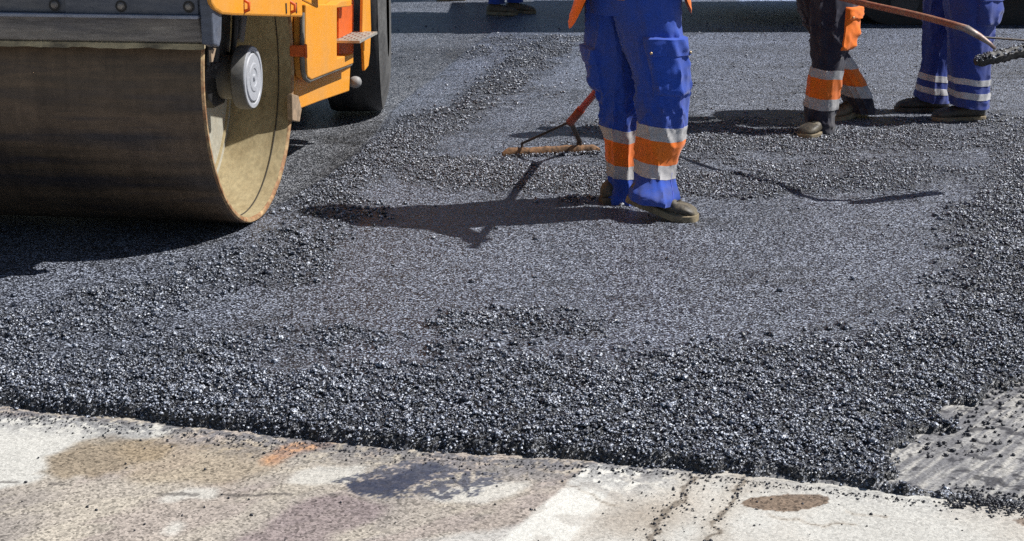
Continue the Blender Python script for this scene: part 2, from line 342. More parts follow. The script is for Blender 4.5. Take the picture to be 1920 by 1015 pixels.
def grid_mesh(name, xs, ys, zf, mat):
    X, Y = np.meshgrid(xs, ys); Z = zf(X, Y); nx, ny = len(xs), len(ys)
    me = bpy.data.meshes.new(name); n = nx * ny
    co = np.stack([X, Y, Z], -1).reshape(-1, 3).astype(np.float32)
    i = (np.arange(ny - 1)[:, None] * nx + np.arange(nx - 1)[None]).ravel()
    q = np.stack([i, i + 1, i + nx + 1, i + nx], 1).astype(np.int32)
    me.vertices.add(n); me.vertices.foreach_set('co', co.ravel())
    me.loops.add(q.size); me.loops.foreach_set('vertex_index', q.ravel())
    me.polygons.add(len(q)); me.polygons.foreach_set('loop_start', np.arange(0, q.size, 4, dtype=np.int32))
    me.polygons.foreach_set('use_smooth', np.ones(len(q), bool)); me.update(calc_edges=True)
    o = bpy.data.objects.new(name, me); COL.objects.link(o); me.materials.append(mat)
    return o, X.ravel(), Y.ravel(), co
def fattr(me, name, v):
    a = me.attributes.new(name, 'FLOAT', 'POINT'); a.data.foreach_set('value', v.astype(np.float32))
def cattr(me, name, c):
    a = me.attributes.new(name, 'FLOAT_COLOR', 'POINT'); c = np.concatenate([c, np.ones((len(c), 1))], 1); a.data.foreach_set('color', c.astype(np.float32).ravel())
def steps(*segs):
    out = []
    for a, b, s in segs: out.append(np.arange(a, b, s))
    return np.concatenate(out)
xs = steps((-60, -12, 4), (-12, -3, .25), (-3, -2.0, .03), (-2.0, 2.45, .0068), (2.45, 4.2, .03), (4.2, 14, .25), (14, 62, 4))
ys = steps((2.75, 5.2, .0068), (5.2, 7.6, .010), (7.6, 10, .018), (10, 16, .04), (16, 30, .4), (30, 124, 4))
road, X, Y, co = grid_mesh('asphalt_road', xs, ys, height, M['asphalt'])
tag(road, kind='structure')
lo = loose(X, Y); ln = lane(X, Y)
fattr(road.data, 'grain', np.clip(lo, 0, 1))
left = (1 - sstep(-.03, .01, ln))
rollp = left * sstep(5.0, 6.0, Y)
tint = np.ones((len(X), 3)) * (0.95 + .5 * (fbm(X, Y, 1.7, 4, 40) - .5))[:, None]
tint *= 1 + (np.array([1.10, 1.03, .90]) * .85 - 1)[None] * rollp[:, None]
tint *= (1 - .72 * np.clip(lo, 0, 1))[:, None]
lx = (X * LDX + Y * LDY) / LLEN; tint *= (1 + .5 * (fbm(lx * .25, ln, 7, 4, 44) - .5) * (.35 + .65 * rollp) - .35 * sstep(.60, .74, fbm(X, Y * 2.2, 5, 4, 46)))[:, None]
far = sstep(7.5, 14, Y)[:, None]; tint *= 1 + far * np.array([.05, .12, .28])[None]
# pale wedge brightened in the mat tint beside the paver
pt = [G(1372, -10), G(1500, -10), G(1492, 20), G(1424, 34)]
def inpoly(px, py, poly):
    r = np.zeros(px.shape, bool); n = len(poly)
    for i in range(n):
        a, b = poly[i], poly[(i + 1) % n]
        c = ((a.y > py) != (b.y > py)) & (px < (b.x - a.x) * (py - a.y) / (b.y - a.y + 1e-12) + a.x); r ^= c
    return r
def soft(X, Y, poly, j=.02, f=12, seed=0):
    """polygon test with a ragged outline"""
    jx = (fbm(X, Y, f, 5, 60 + seed, .62) - .5) * j * 2.4 + (vnoise(X * 260, Y * 260, seed + 5) - .5) * j * .55; jy = (fbm(X, Y, f, 5, 80 + seed, .62) - .5) * j * 2.4 + (vnoise(X * 240, Y * 240, seed + 6) - .5) * j * .55
    return inpoly(X + jx, Y + jy, poly)
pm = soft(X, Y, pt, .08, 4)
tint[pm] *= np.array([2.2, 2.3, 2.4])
tint *= np.array([.89, .94, 1.05])
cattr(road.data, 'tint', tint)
# ---- wide ground below everything
gm = coat('bare_ground', (.20, .18, .15), (.13, .12, .10), .9, scale=.5)
g = MB(); g.box(-160, 160, -60, 400, -.6, -.085); tag(g.build('ground', gm), kind='structure')
# ---- old concrete pavement in front
def P(*pts): return [G(x, y, PZ) for x, y in pts]
xs = steps((-40, -4, 2), (-4, -1.9, .06), (-1.9, 2.2, .0055), (2.2, 4, .06), (4, 42, 2)); ys = steps((-30, 2, 1), (2, 2.6, .04), (2.6, 4.15, .0055), (4.15, 5.2, .05))
def pz(x, y): return PZ + (fbm(x, y, 1.2, 3, 70) - .5) * .004 + 0 * x
pav, X, Y, co = grid_mesh('concrete_pavement', xs, ys, pz, M['pavement']); tag(pav, kind='structure')
NGRID = (len(ys), len(xs)); base = np.ones((len(X), 3)) * np.array([.52, .505, .475])[None]
rg = np.full(len(X), .55)
def blend(mask, c, w=1.0, rough=None, k=0):
    global base
    mk = mask.astype(float)
    if k:
        mk = mk.reshape(NGRID)
        for ax in (0, 1, 0, 1):
            cs = np.cumsum(np.pad(mk, [(k + 1, k) if i == ax else (0, 0) for i in (0, 1)], mode='edge'), axis=ax); n_ = mk.shape[ax]
            mk = (np.take(cs, np.arange(2 * k + 1, 2 * k + 1 + n_), ax) - np.take(cs, np.arange(0, n_), ax)) / (2 * k + 1)
        mk = mk.ravel(); mk = np.clip((mk - .5) * 1.5 + .5 + (vnoise(X * 130, Y * 130, 3) - .5) * 1.6 * mk * (1 - mk), 0, 1)
    a = (mk * w)[:, None]; base = base * (1 - a) + np.array(c)[None] * a
    if rough is not None: rg[:] = rg * (1 - a[:, 0]) + rough * a[:, 0]
n1 = fbm(X, Y, 3.5, 5, 90); n2 = fbm(X, Y, 16, 5, 91); n3 = fbm(X, Y, 60, 3, 93)
dirx, diry = X * .8 + Y * .6, -X * .6 + Y * .8                    # traffic direction of the marks
st = fbm(dirx * .35, diry, 9, 4, 95)
left_zone = 1 - sstep(.15, .30, X - (Y - 3.0) * .55)
blend(left_zone, (.42, .37, .31), .85, .95)
blend(np.clip((n1 - .42) * 4, 0, 1) * left_zone, (.30, .27, .25), .7)
blend(sstep(.46, .60, fbm(dirx * .25, diry, 24, 4, 195)) * left_zone, (.50, .45, .37), .5)
blend(sstep(.50, .62, st) * left_zone, (.36, .30, .28), .45)
pale = soft(X, Y, P((-400, 760), (330, 800), (240, 822), (150, 838), (90, 850), (110, 880), (60, 905), (-60, 930), (-400, 960)), .05, 9, 1)
blend(pale, (.60, .59, .55), .92, .35, k=2)
blend(soft(X, Y, P((95, 850), (150, 828), (210, 818), (300, 822), (330, 840), (280, 870), (200, 890), (120, 896), (60, 893), (110, 875)), .05, 26, 2), (.27, .21, .14), .75, .9, k=2)
blend(soft(X, Y, P((200, 825), (480, 830), (520, 880), (420, 910), (250, 900)), .06, 10, 3), (.36, .28, .18), .5, .95, k=5)
blend(soft(X, Y, P((480, 868), (520, 838), (560, 828), (640, 830), (560, 852), (510, 872)), .03, 12, 4), (.60, .29, .13), .65, .7, k=3)
for i, q in enumerate([((300, 940), (330, 918), (420, 912), (380, 932)), ((300, 1000), (320, 970), (350, 976), (330, 1005)), ((530, 905), (570, 875), (700, 872), (660, 900), (600, 912)), ((780, 930), (900, 900), (1010, 905), (960, 930), (860, 945))]):
    blend(soft(X, Y, P(*q), .03, 16, 10 + i), (.60, .58, .53), .85, .35, k=2)
blend(soft(X, Y, P((430, 1030), (560, 940), (620, 925), (740, 945), (660, 985), (590, 1030)), .05, 10, 5), (.25, .20, .205), .75, .95, k=3)
blend(soft(X, Y, P((730, 1030), (820, 1000), (1000, 985), (980, 1030)), .05, 10, 6), (.56, .55, .52), .8, .35, k=3)
tar = soft(X, Y, P((632, 902), (700, 880), (790, 865), (880, 872), (945, 895), (900, 925), (830, 942), (740, 935), (660, 930)), .05, 10, 7)
core = soft(X, Y, P((640, 905), (720, 895), (800, 868), (860, 872), (780, 905), (740, 932), (660, 925)), .03, 14, 8)
blend(tar & (fbm(X, Y, 55, 3, 97, .7) > .44), (.075, .082, .115), .9, .6)
blend(core, (.045, .052, .085), .92, .45)
blend(soft(X, Y, P((0, 900), (110, 905), (280, 925), (640, 925), (640, 930), (280, 931), (110, 911), (0, 906)), .012, 20, 9) & (n2 > .5), (.10, .09, .085), .7)
# worn white line crossing the corner
line = soft(X, Y, P((1105, 868), (1235, 880), (1060, 1030), (925, 1030)), .012, 9, 20)
blend(line, (.74, .73, .68), .9, .18, k=1); blend(line & (n2 > .60), (.45, .42, .38), .55)
right = X > np.interp(Y, [2.7, 3.7], [.02, .42])
blend(right & ~line, (.58, .57, .53), .8, .35)
blend(right * np.clip((n1 - .5) * 5, 0, 1), (.47, .42, .36), .5)
blend(soft(X, Y, P((1100, 985), (1200, 940), (1270, 945), (1250, 985), (1150, 1010)), .05, 9, 21), (.33, .28, .23), .55, None, k=8)
def crack(pts, w, s, dens=1.0):
    q = P(*pts); d = np.full(len(X), 9.0)
    jx, jy = X + (fbm(X, Y, 22, 4, 200 + s) - .5) * .05, Y + (fbm(X, Y, 22, 4, 210 + s) - .5) * .05
    for a, b in zip(q, q[1:]):
        dx, dy = b.x - a.x, b.y - a.y; u = np.clip(((jx - a.x) * dx + (jy - a.y) * dy) / (dx * dx + dy * dy), 0, 1)
        d = np.minimum(d, np.hypot(jx - a.x - u * dx, jy - a.y - u * dy))
    blend((d < w * (.4 + 1.2 * n2)) & (n3 > .5 - .5 * dens), (.045, .042, .042), .9, .4)
    blend(np.clip(1 - d / (w * 9), 0, 1), (.40, .34, .27), .5)
crack([(1392, 900), (1380, 935), (1345, 975), (1325, 1030)], .0055, 1); crack([(1300, 898), (1270, 945), (1225, 985), (1205, 1030)], .008, 2, .8)
crack([(1050, 905), (1110, 930), (1160, 950)], .0012, 3, .5)
crack([(1450, 965), (1530, 985), (1600, 982)], .0015, 4, .4); crack([(1590, 960), (1660, 972)], .0012, 5, .4)
el = P((1388, 944), (1400, 936), (1430, 930), (1480, 927), (1530, 927), (1556, 932), (1553, 944), (1520, 954), (1470, 960), (1430, 957), (1398, 951))
blend(soft(X, Y, el, .006, 22, 22), (.20, .145, .105), .95, 1.0)
blend(soft(X, Y, P((1895, 976), (1930, 970), (1960, 985), (1915, 986)), .008, 22, 23), (.20, .14, .10), .8, 1.0)
# tar haze of fines along the mat edge
ed = np.interp(X, NX, NY) - Y
hz = np.clip(1 - ed / (.10 + .10 * left_zone * (n1 * 1.6)), 0, 1) * (n3 > .42) * (.35 + .65 * left_zone)
blend(np.where(ed > -.02, hz, 0), (.13, .135, .16), .75, .8)
base *= 1.08 * (.9 + .2 * fbm(X, Y, 5, 4, 99))[:, None]; base = np.clip(base, 0, .86)
cattr(pav.data, 'paint', base); fattr(pav.data, 'rough', rg)
# ---- milled strip at the right
xs = steps((.60, 2.6, .006), (2.6, 5, .06), (5, 16, .5)); ys = steps((3.0, 5.3, .006), (5.3, 6.4, .05))
def mz(x, y): return np.where(y > np.interp(x, NX, NY) + .03, PZ + .006 + (fbm((x * .62 + y * .78) * .3, (-x * .78 + y * .62), 30, 3, 120) - .5) * .002, PZ - .012)
mil, X, Y, co = grid_mesh('milled_surface', xs, ys, mz, M['milled']); tag(mil, kind='structure')
sa = fbm((X * .62 + Y * .78) * .07, (-X * .78 + Y * .62), 120, 4, 130); sb = fbm(X, Y, 5, 4, 131); sc_ = fbm(X, Y, 40, 3, 132)
base = np.ones((len(X), 3)) * np.array([.35, .345, .34])[None]; rg = np.full(len(X), .6)
blend(np.clip((sa - .45) * 6, 0, 1), (.17, .17, .185), .8); blend(np.clip((.44 - sa) * 7, 0, 1), (.56, .54, .50), .75)
blend(np.clip((sb - .5) * 4, 0, 1), (.16, .165, .185), .4); blend(sc_ > .66, (.05, .05, .06), .8)
cattr(mil.data, 'paint', base); fattr(mil.data, 'rough', rg)

# ------------------------------------------------------------------ loose stones: one mesh of faceted chips, nobody could count them
def chips(name, pts, size, label, cat, seed=1, flat=.75, mat='stones'):
    t = (1 + 5 ** .5) / 2
    V = np.array([(-1, t, 0), (1, t, 0), (-1, -t, 0), (1, -t, 0), (0, -1, t), (0, 1, t), (0, -1, -t), (0, 1, -t), (t, 0, -1), (t, 0, 1), (-t, 0, -1), (-t, 0, 1)], float); V /= np.linalg.norm(V[0])
    F = np.array([(0, 11, 5), (0, 5, 1), (0, 1, 7), (0, 7, 10), (0, 10, 11), (1, 5, 9), (5, 11, 4), (11, 10, 2), (10, 7, 6), (7, 1, 8), (3, 9, 4), (3, 4, 2), (3, 2, 6), (3, 6, 8), (3, 8, 9), (4, 9, 5), (2, 4, 11), (6, 2, 10), (8, 6, 7), (9, 8, 1)])
    r = np.random.default_rng(seed); n = len(pts)
    v = V[None] * (1 + r.uniform(-.42, .42, (n, 12, 1))); v = v * r.uniform(.65, 1.25, (n, 1, 3))
    q = r.normal(size=(n, 4)); q /= np.linalg.norm(q, axis=1, keepdims=True); w, x, y, z = q.T
    Rm = np.stack([1 - 2 * (y * y + z * z), 2 * (x * y - z * w), 2 * (x * z + y * w), 2 * (x * y + z * w), 1 - 2 * (x * x + z * z), 2 * (y * z - x * w), 2 * (x * z - y * w), 2 * (y * z + x * w), 1 - 2 * (x * x + y * y)], 1).reshape(n, 3, 3)
    v = np.einsum('nij,nkj->nki', Rm, v); v[:, :, 2] *= flat
    v = v * size[:, None, None] + pts[:, None, :]
    f = (F[None] + (np.arange(n) * 12)[:, None, None]).reshape(-1, 3).astype(np.int32)
    me = bpy.data.meshes.new(name); me.vertices.add(n * 12); me.vertices.foreach_set('co', v.astype(np.float32).ravel())
    me.loops.add(f.size); me.loops.foreach_set('vertex_index', f.ravel()); me.polygons.add(len(f))
    me.polygons.foreach_set('loop_start', np.arange(0, f.size, 3, dtype=np.int32)); me.update(calc_edges=True)
    fattr(me, 'tone', np.repeat(r.uniform(0, 1, n), 12))
    o = bpy.data.objects.new(name, me); COL.objects.link(o); me.materials.append(M[mat]); tag(o, label, cat, kind='stuff'); return o
def scatter(x0, x1, y0, y1, per_m2, r0, r1, dens, seed, sink=.2):
    r = np.random.default_rng(seed); n = int((x1 - x0) * (y1 - y0) * per_m2)
    x = r.uniform(x0, x1, n); y = r.uniform(y0, y1, n)
    k = r.uniform(0, 1, n) < dens(x, y); x, y = x[k], y[k]
    s = r0 + (r1 - r0) * r.uniform(0, 1, len(x)) ** 2.2
    z = height(x, y) + s * (.55 - sink) + r.uniform(0, .004, len(x)) * loose(x, y)
    return np.stack([x, y, z], 1), s
def dens_a(x, y): return sstep(.15, .95, loose(x, y)) ** 1.3 * (.45 + .55 * (fbm(x, y, 42, 2, 57) > .43)) * (edge_dist(x, y) > .0) * (.25 + .75 * sstep(0, .2, edge_dist(x, y, True)[1])) * (np.abs(x) < .36 * y + .45) * (lane(x, y) + (y < 5.5) * 9 > .02)
A = scatter(-2.3, 2.6, 3.0, 4.7, 31000, .0018, .0067, dens_a, 1)
B = scatter(-2.6, 3.2, 4.7, 8.0, 13500, .0023, .0072, dens_a, 2)
def dens_c(x, y): return (loose(x, y) > .12) * .25 + .012 + .9 * (loose(x, y) > .12) * (fbm(x, y, 7, 3, 55) > .62)
C = scatter(-2.3, 2.6, 3.0, 6.2, 900, .0062, .0132, lambda x, y: dens_c(x, y) * (edge_dist(x, y) > .03) * (lane(x, y) + (y < 5.3) * 9 > .02), 3, .1)
D = scatter(-3.0, 5.0, 8.0, 13, 1500, .006, .011, lambda x, y: dens_a(x, y) * .8 + .015, 4)
chips('loose_asphalt_stones', np.concatenate([A[0], B[0], C[0], D[0]]), np.concatenate([A[1], B[1], C[1], D[1]]), 'black glossy loose asphalt aggregate heaped over the fresh mat', 'gravel', 5)
# crumbs on the old pavement and the milled strip
r = np.random.default_rng(77)
def crumb_pts():
    out = []
    def add(x, y, s, z): out.append((x, y, z, s))
    for _ in range(2100):
        x = -1.7 + 3.5 * r.uniform() ** 1.4; yb = float(np.interp(x, NX, NY)); y = yb - abs(r.normal(0, .045 if x < .2 else .02)); add(x, y, .0008 + .003 * r.uniform() ** 2, PZ)
    for _ in range(170): add(r.uniform(-1.4, 1.5), r.uniform(2.75, 3.7), r.uniform(.0012, .004), PZ)
    for pts, k, w in (([(1392, 900), (1380, 935), (1345, 975), (1325, 1030)], 90, .006), ([(1300, 898), (1270, 945), (1225, 985), (1205, 1030)], 150, .016), ([(1200, 930), (1340, 980)], 90, .07), ([(1250, 900), (1500, 950)], 60, .05)):
        q = P(*pts)
        for _ in range(k):
            i = r.integers(0, len(q) - 1); u = r.uniform(); a = q[i].lerp(q[i + 1], u); add(a.x + r.normal(0, w), a.y + r.normal(0, w), .0008 + .0034 * r.uniform() ** 2.5, PZ)
    for _ in range(3600):
        x = r.uniform(1.0, 2.2); y = r.uniform(3.4, 4.8); m = float(np.interp(y, MY, MX)); yb = float(np.interp(x, NX, NY))
        if x > m - .05 and y > yb + .03 and r.uniform() < math.exp(-(x - m) / .24): add(x, y, r.uniform(.0015, .007), PZ + .008)
    for _ in range(900):
        x = r.uniform(1.0, 1.6); yb = float(np.interp(x, NX, NY)); add(x, yb + r.normal(.035, .03), r.uniform(.0025, .006), PZ + .006)
    return np.array([o for o in out if True])
cr = crumb_pts()
k = (np.interp(cr[:, 0], NX, NY) - cr[:, 1] > -.012) | (cr[:, 2] > PZ + .001)
cr = cr[k]
chips('asphalt_crumbs', cr[:, :3] + np.array([0, 0, .0015]), cr[:, 3], 'black asphalt crumbs scattered over the pale old concrete', 'crumbs', 6, mat='crumb')
# ------------------------------------------------------------------ road roller: local x = outwards along the drum axle, y = towards the rear, z = up
PHI = .132; RX, RY, DR = -1.0076, 5.8153, .585
ON = Vector((math.cos(PHI), -math.sin(PHI), 0)); TB = Vector((math.sin(PHI), math.cos(PHI), 0)); RO = Vector((RX, RY, 0))
def S(px, py, o):            # photo point on the side plane at offset o -> (t, z)
    d = ray(px, py); s = ((RO - CAM).dot(ON) + o) / d.dot(ON); p = CAM + d * s - RO; return (p.dot(TB), p.z)
def T(px, py, t):            # photo point on the cross plane at t -> (o, z)
    d = ray(px, py); s = ((RO - CAM).dot(TB) + t) / d.dot(TB); p = CAM + d * s - RO; return (p.dot(ON), p.z)
roller = empty('road_roller', (RX, RY, 0), -PHI)
tag(roller, 'orange road roller with wide dark steel front drum and smooth rear tyres', 'road roller')
DW = 1.75
b = MB(); prof = [(-DW, DR), (-.012, DR), (-.003, DR - .004), (-.003, DR - .016), (-.012, DR - .021), (-.30, DR - .021), (-.30, DR - .04), (-DW, DR - .04)]
b.lathe([(-DW, DR - .006), (-DW + .006, DR), (-.010, DR)], 180, (0, 0, DR)); b.bm.faces.ensure_lookup_table()
for f in [f for f in b.bm.faces if len(f.verts) > 4]: b.bm.faces.remove(f)
drum = b.build('drum', M['drum'], roller, smooth=True)
b = MB(); b.lathe([(-.010, DR), (-.001, DR - .004), (0, DR - .012), (-.004, DR - .019), (-.010, DR - .021)], 180, (0, 0, DR), closed=True); rim = b.build('drum_rim', M['rust'], drum, auto=40)
for v in rim.data.vertices:
    q = mn.noise(v.co * 22); v.co += Vector((q * .0015, 0, 0)) + (v.co - Vector((0, 0, DR))).normalized() * q * .002
b = MB(); b.lathe([(-.010, DR - .021), (-.06, DR - .021), (-.14, DR - .023), (-.29, DR - .025)], 180, (0, 0, DR)); 
for f in [f for f in b.bm.faces if len(f.verts) > 4]: b.bm.faces.remove(f)
b.build('inner_shell', M['cream'], drum, smooth=True)
b = MB(); b.lathe([(-.062, DR - .019), (-.062, DR - .0245), (-.066, DR - .0245), (-.066, DR - .019)], 180, (0, 0, DR), closed=True); b.build('weld_seam', M['seam'], drum)
b = MB(); b.lathe([(-.30, DR - .0225), (-.27, DR - .024), (-.27, .03), (-.30, .03)], 120, (0, 0, DR)); dd = b.build('drum_disc', M['disc'], drum, auto=30)
b = MB(); b.lathe([(-.275, .52), (-.262, .52), (-.262, .508), (-.275, .508)], 120, (0, 0, DR), closed=True); b.build('disc_weld', M['cream'], drum, auto=30)
b = MB(); b.lathe([(-DW - .002, DR - .01), (-DW - .002, .02)], 96, (0, 0, DR)); b.build('far_disc', M['black'], drum)
# hub
hz = DR - .018
b = MB(); b.lathe([(-.27, .085), (-.060, .085), (-.060, .118), (-.052, .124), (-.012, .124), (-.004, .121)], 64, (0, 0, hz)); hub = b.build('hub', M['hubside'], roller, auto=35)
b = MB(); b.lathe([(-.006, .1205), (0, .118), (0, .104), (-.004, .101), (-.004, .094), (.001, .090), (.001, .058), (.004, .053), (.004, .036), (.001, .032), (.001, .014), (.007, .011), (.007, .0001)], 72, (0, 0, hz)); b.build('hub_cover', M['hubcap'], hub, auto=25)
for k in range(6):
    a = k * PI / 3 + .4; b = MB(); b.lathe([(-.27, .012), (-.245, .012), (-.243, .009)], 6, (0, .15 * math.cos(a), hz + .15 * math.sin(a))); b.build('bolt', M['bolt'], hub, bevel=.001)
# bracket with bolts on the disc by the near edge of the drum
b = MB(); b.prism([(-.40, .40), (-.24, .42), (-.22, .56), (-.40, .56)], -.262, -.235); br = b.build('bearing_bracket', M['bracket'], roller, bevel=.004)
for y, z in ((-.36, .53), (-.30, .53), (-.335, .46)):
    b = MB(); b.lathe([(-.235, .019), (-.205, .019), (-.200, .014)], 6, (0, y, z)); b.build('bolt', M['bolt'], br, bevel=.002)
# fork arm carrying the hub, hydraulic hoses
b = MB(); b.prism([(-.17, .50), (-.10, .46), (.02, .46), (.09, .60), (.15, .80), (.30, 1.05), (-.40, 1.05), (-.34, .80), (-.25, .62)], -.225, -.125); arm = b.build('drum_fork', M['black'], roller, bevel=.01)
b = MB(); b.prism([(.05, .98), (.16, .78), (.12, .70), (.17, .68), (.24, .80), (.40, 1.0)], -.12, -.085); b.build('fork_rib', M['steel_dark'], arm, bevel=.005)
for i, (y0, z1, r_) in enumerate(((-.36, 1.0, .016), (-.31, 1.02, .013), (-.27, 1.02, .018), (-.05, 1.0, .012))):
    b = MB(); pts = []
    for k in range(14):
        u = k / 13; pts.append((-.06 - .05 * u, y0 + .10 * math.sin(u * 2.4) + .05 * u, z1 - (z1 - .62) * u))
    b.tube(pts, r_, 10); b.tube([pts[-2], Vector(pts[-1]) + Vector((-.02, .01, -.03))], r_ * 1.5, 6); b.build('hydraulic_hose', M['hose'], arm, auto=50)
# front cross frame over the drum with scraper bar (profile in y,z, swept along the axle)
t0 = -.70
z28 = S(380, 28, 0)[1]
def zt(py, t): return T(200, py, t)[1]
zA, zB, zC, zD = zt(27, -.72), zt(33, -.735), zt(83, -.68), zt(90, -.66)
b = MB(); b.prism([(-.72, zA + .002), (-.72, zA + .30), (-.35, zA + .34), (-.35, zA + .002)], -DW - .05, T(377, 15, -.72)[0]); cf = b.build('front_frame', M['steel_dark'], roller, bevel=.006)
b = MB(); b.prism([(-.755, zB), (-.755, zB + .012), (-.722, zA + .002), (-.35, zA + .002), (-.35, zB)], -DW - .04, T(373, 30, -.74)[0]); b.build('ledge', M['ledge'], cf, bevel=.004)
b = MB(); z0 = zB - .001; b.prism([(-.70, z0), (-.69, z0 - .045), (-.672, z0 - .085), (-.655, zC + .004), (-.64, zC), (-.60, zC + .01), (-.60, z0)], -DW - .03, T(375, 60, -.70)[0]); b.build('valance', M['steel_dust'], cf, bevel=.006)
# scraper blade with a chipped lower edge
b = MB(); x0, x1 = -DW + .02, T(384, 85, -.66)[0]; N = 90; rows = []
for k in range(N + 1):
    x = x0 + (x1 - x0) * k / N; dz = .008 * max(0, mn.noise(Vector((x * 9, 3, 0)))) + .006 * max(0, mn.noise(Vector((x * 40, 7, 0))))
    rows.append([b.bm.verts.new((x, y, z)) for y, z in ((-.672, zC + .004), (-.676, zD + dz), (-.655, zD + .003 + dz), (-.65, zC + .008))])
for a_, c_ in zip(rows, rows[1:]):
    for i in range(4): b.face([a_[i], a_[(i + 1) % 4], c_[(i + 1) % 4], c_[i]])
b.face(rows[0]); b.face(rows[-1][::-1]); b.build('scraper_blade', M['scraper'], cf, auto=40)
xr = T(262 if False else 124, 15, -.72)[0]
b = MB(); b.box(xr, T(371, 15, -.73)[0], -.729, -.7205, zt(26.5, -.73), zt(26.5, -.73) + .30); pl = b.build('cover_plate', M['steel_dark'], cf, bevel=.003)
for px, py in ((102, 10), (227, 12), (354, 13)):
    o_, z_ = T(px, py, -.73); b = MB(); b.lathe([(-.7285, .013), (-.732, .0135), (-.738, .009), (-.740, .0001)], 20, (o_, 0, z_), axis='y'); b.build('bolt', M['bolt'], cf, auto=40)
    b = MB(); b.lathe([(-.7295, .020), (-.7310, .020), (-.7310, .0135), (-.7295, .0135)], 20, (o_, 0, z_), axis='y', closed=True); b.build('washer', M['black'], cf)
oa, ob = T(376, 40, -.74)[0], T(400, 40, -.74)[0]
b = MB(); b.prism([(-.745, zt(80, -.74) + .0), (-.745, zt(-60, -.74) + .2), (-.64, zt(-60, -.74) + .2), (-.64, zt(20, -.66)), (-.665, zt(72, -.68)), (-.69, zt(86, -.70))], oa + .001, ob); b.build('end_plate', M['steel_dark'], cf, bevel=.006)
b = MB(); b.prism([(-.715, zt(112, -.7)), (-.715, zt(90, -.7)), (-.66, zt(90, -.7)), (-.70, zt(112, -.7))], ob - .03, ob - .022); b.build('scraper_bracket', M['bracket'], cf)
# orange side beam outside the drum
SO = .112
pts = [S(*p, SO) for p in ((393, -45), (394, -10), (398, 8), (405, 19), (418, 27), (440, 29), (545, 32), (568, 32), (571, -45))]
pts = pts[1:-1]; pts = [(pts[0][0] - .01, 1.75)] + pts + [(pts[-1][0], 1.75)]
b = MB(); b.prism(pts, SO - .018, SO); sb = b.build('side_beam', M['orange'], roller, bevel=.008)
up = [S(560, 5, SO), (.60, S(640, 4, SO)[1])]
b = MB(); b.prism([(pts[-1][0] - .02, up[0][1] + .01), (up[1][0], up[1][1] + .01), (up[1][0] + .0, 1.75), (pts[-1][0] - .02, 1.75)], SO - .016, SO - .002); b.build('upper_panel', M['orange'], sb, bevel=.006)
b = MB(); b.prism([(SO + .003, .44), (SO + .003, .62), (.40, .71), (.40, .585), (.173, .50)], .925, .97, axis='z'); b.build('drum_shade_slab', M['orange'], sb, bevel=.004)  # added unseen slab, cut to shade the inside of the drum
for px, py in ((458, 10), (545, 13)):
    t_, z_ = S(px, py, SO); b = MB(); b.tube([(SO - .005, t_, z_ - .024), (SO + .016, t_, z_ - .016), (SO + .018, t_, z_ + .008), (SO - .005, t_, z_ + .022)], .0065, 8); b.build('hook', M['orange_red'], sb, auto=50)
for px, py in ((536, 16), (555, 15)):
    t_, z_ = S(px, py, SO); b = MB(); b.box(SO, SO + .003, t_ - .006, t_ + .006, z_ - .02, z_ + .02); b.build('slot', M['black'], sb)
# rear frame
FO = -.015; tmin = .625
def SP(l, o): return [S(*p, o) for p in l]
pts = SP(((566, -60), (566, 203), (600, 190), (655, 171), (657, 128), (663, 118), (664, -60)), FO)
zlow = S(549, 205, FO)[1]; ztop = S(566, -60, FO)[1]
pts = [(tmin, ztop), (tmin, zlow)] + pts[1:]
b = MB(); b.prism(pts, FO - .05, FO); rf = b.build('rear_frame', M['orange'], roller, bevel=.005)
# big body block behind the plates, inboard
tb1 = pts[-1][0]
b = MB(); b.box(-1.60, FO - .19, tmin + .03, tb1 - .02, .42, 1.5); b.build('chassis', M['black'], rf, bevel=.01)
# door panel standing proud, with an opening for the footstep
DO = .045
left = SP(((574, 8), (574, 110), (575, 132), (578, 145), (585, 150), (600, 144), (632, 131.5), (632, 8)), DO)
b = MB(); b.prism(left, FO + .004, DO); dr = b.build('side_door', M['orange'], roller, bevel=.006)
for q in (((632, 8), (632, 15), (659, 12), (660, 5), (660, 0), (640, 2)), ((632, 110), (632, 131), (646, 126), (663, 119), (663, 101))):
    b = MB(); p2 = SP(q, DO); b.prism(p2, FO + .004, DO - .001); b.build('door_edge', M['orange'], dr, bevel=.004)
b = MB(); p2 = SP(((634, 12), (634, 128), (661, 118), (661, 8)), -.008); b.prism(p2, FO + .0015, -.004); b.build('step_recess', M['orange_red'], dr, bevel=.002)  # recess shade and orange bounce painted as a redder colour
b = MB(); gp = [(DO * .5 + .006, *S(x, y, DO)) for x, y in ((573.5, 24), (573.5, 60), (573.5, 112), (574.5, 132), (578, 146), (585, 151.5), (600, 145.5), (620, 137), (645, 127.5), (663, 120.5))]
b.tube(gp, .011, 8); b.build('door_gasket', M['gasket'], dr, auto=60)
b = MB(); q = S(571, 96, .05); b.lathe([(-.030, .007), (.030, .007)], 14, (.056, q[0] - .004, q[1]), axis='z'); b.box(FO + .001, .050, q[0] - .008, q[0] + .008, q[1] - .024, q[1] + .024); hg = b.build('hinge', M['orange_red'], dr, bevel=.004)
# footstep tread plate
q0, q1 = S(630, 76, 0), S(664, 71, 0)
b = MB(); b.box(-.01, .115, q0[0], q1[0] + .02, q0[1] - .012, q0[1])
for i in range(9):
    for j in range(5):
        y = q0[0] + .03 + i * (q1[0] - q0[0]) / 9; x = .005 + j * .023; a = .7 if (i + j) % 2 else -.7
        Mx = Matrix.Translation((x, y, q0[1])) @ Matrix.Rotation(a, 4, 'Z'); b.box(-.009, .009, -.0025, .0025, 0, .003, Mx)
b.build('footstep', M['tread'], roller)
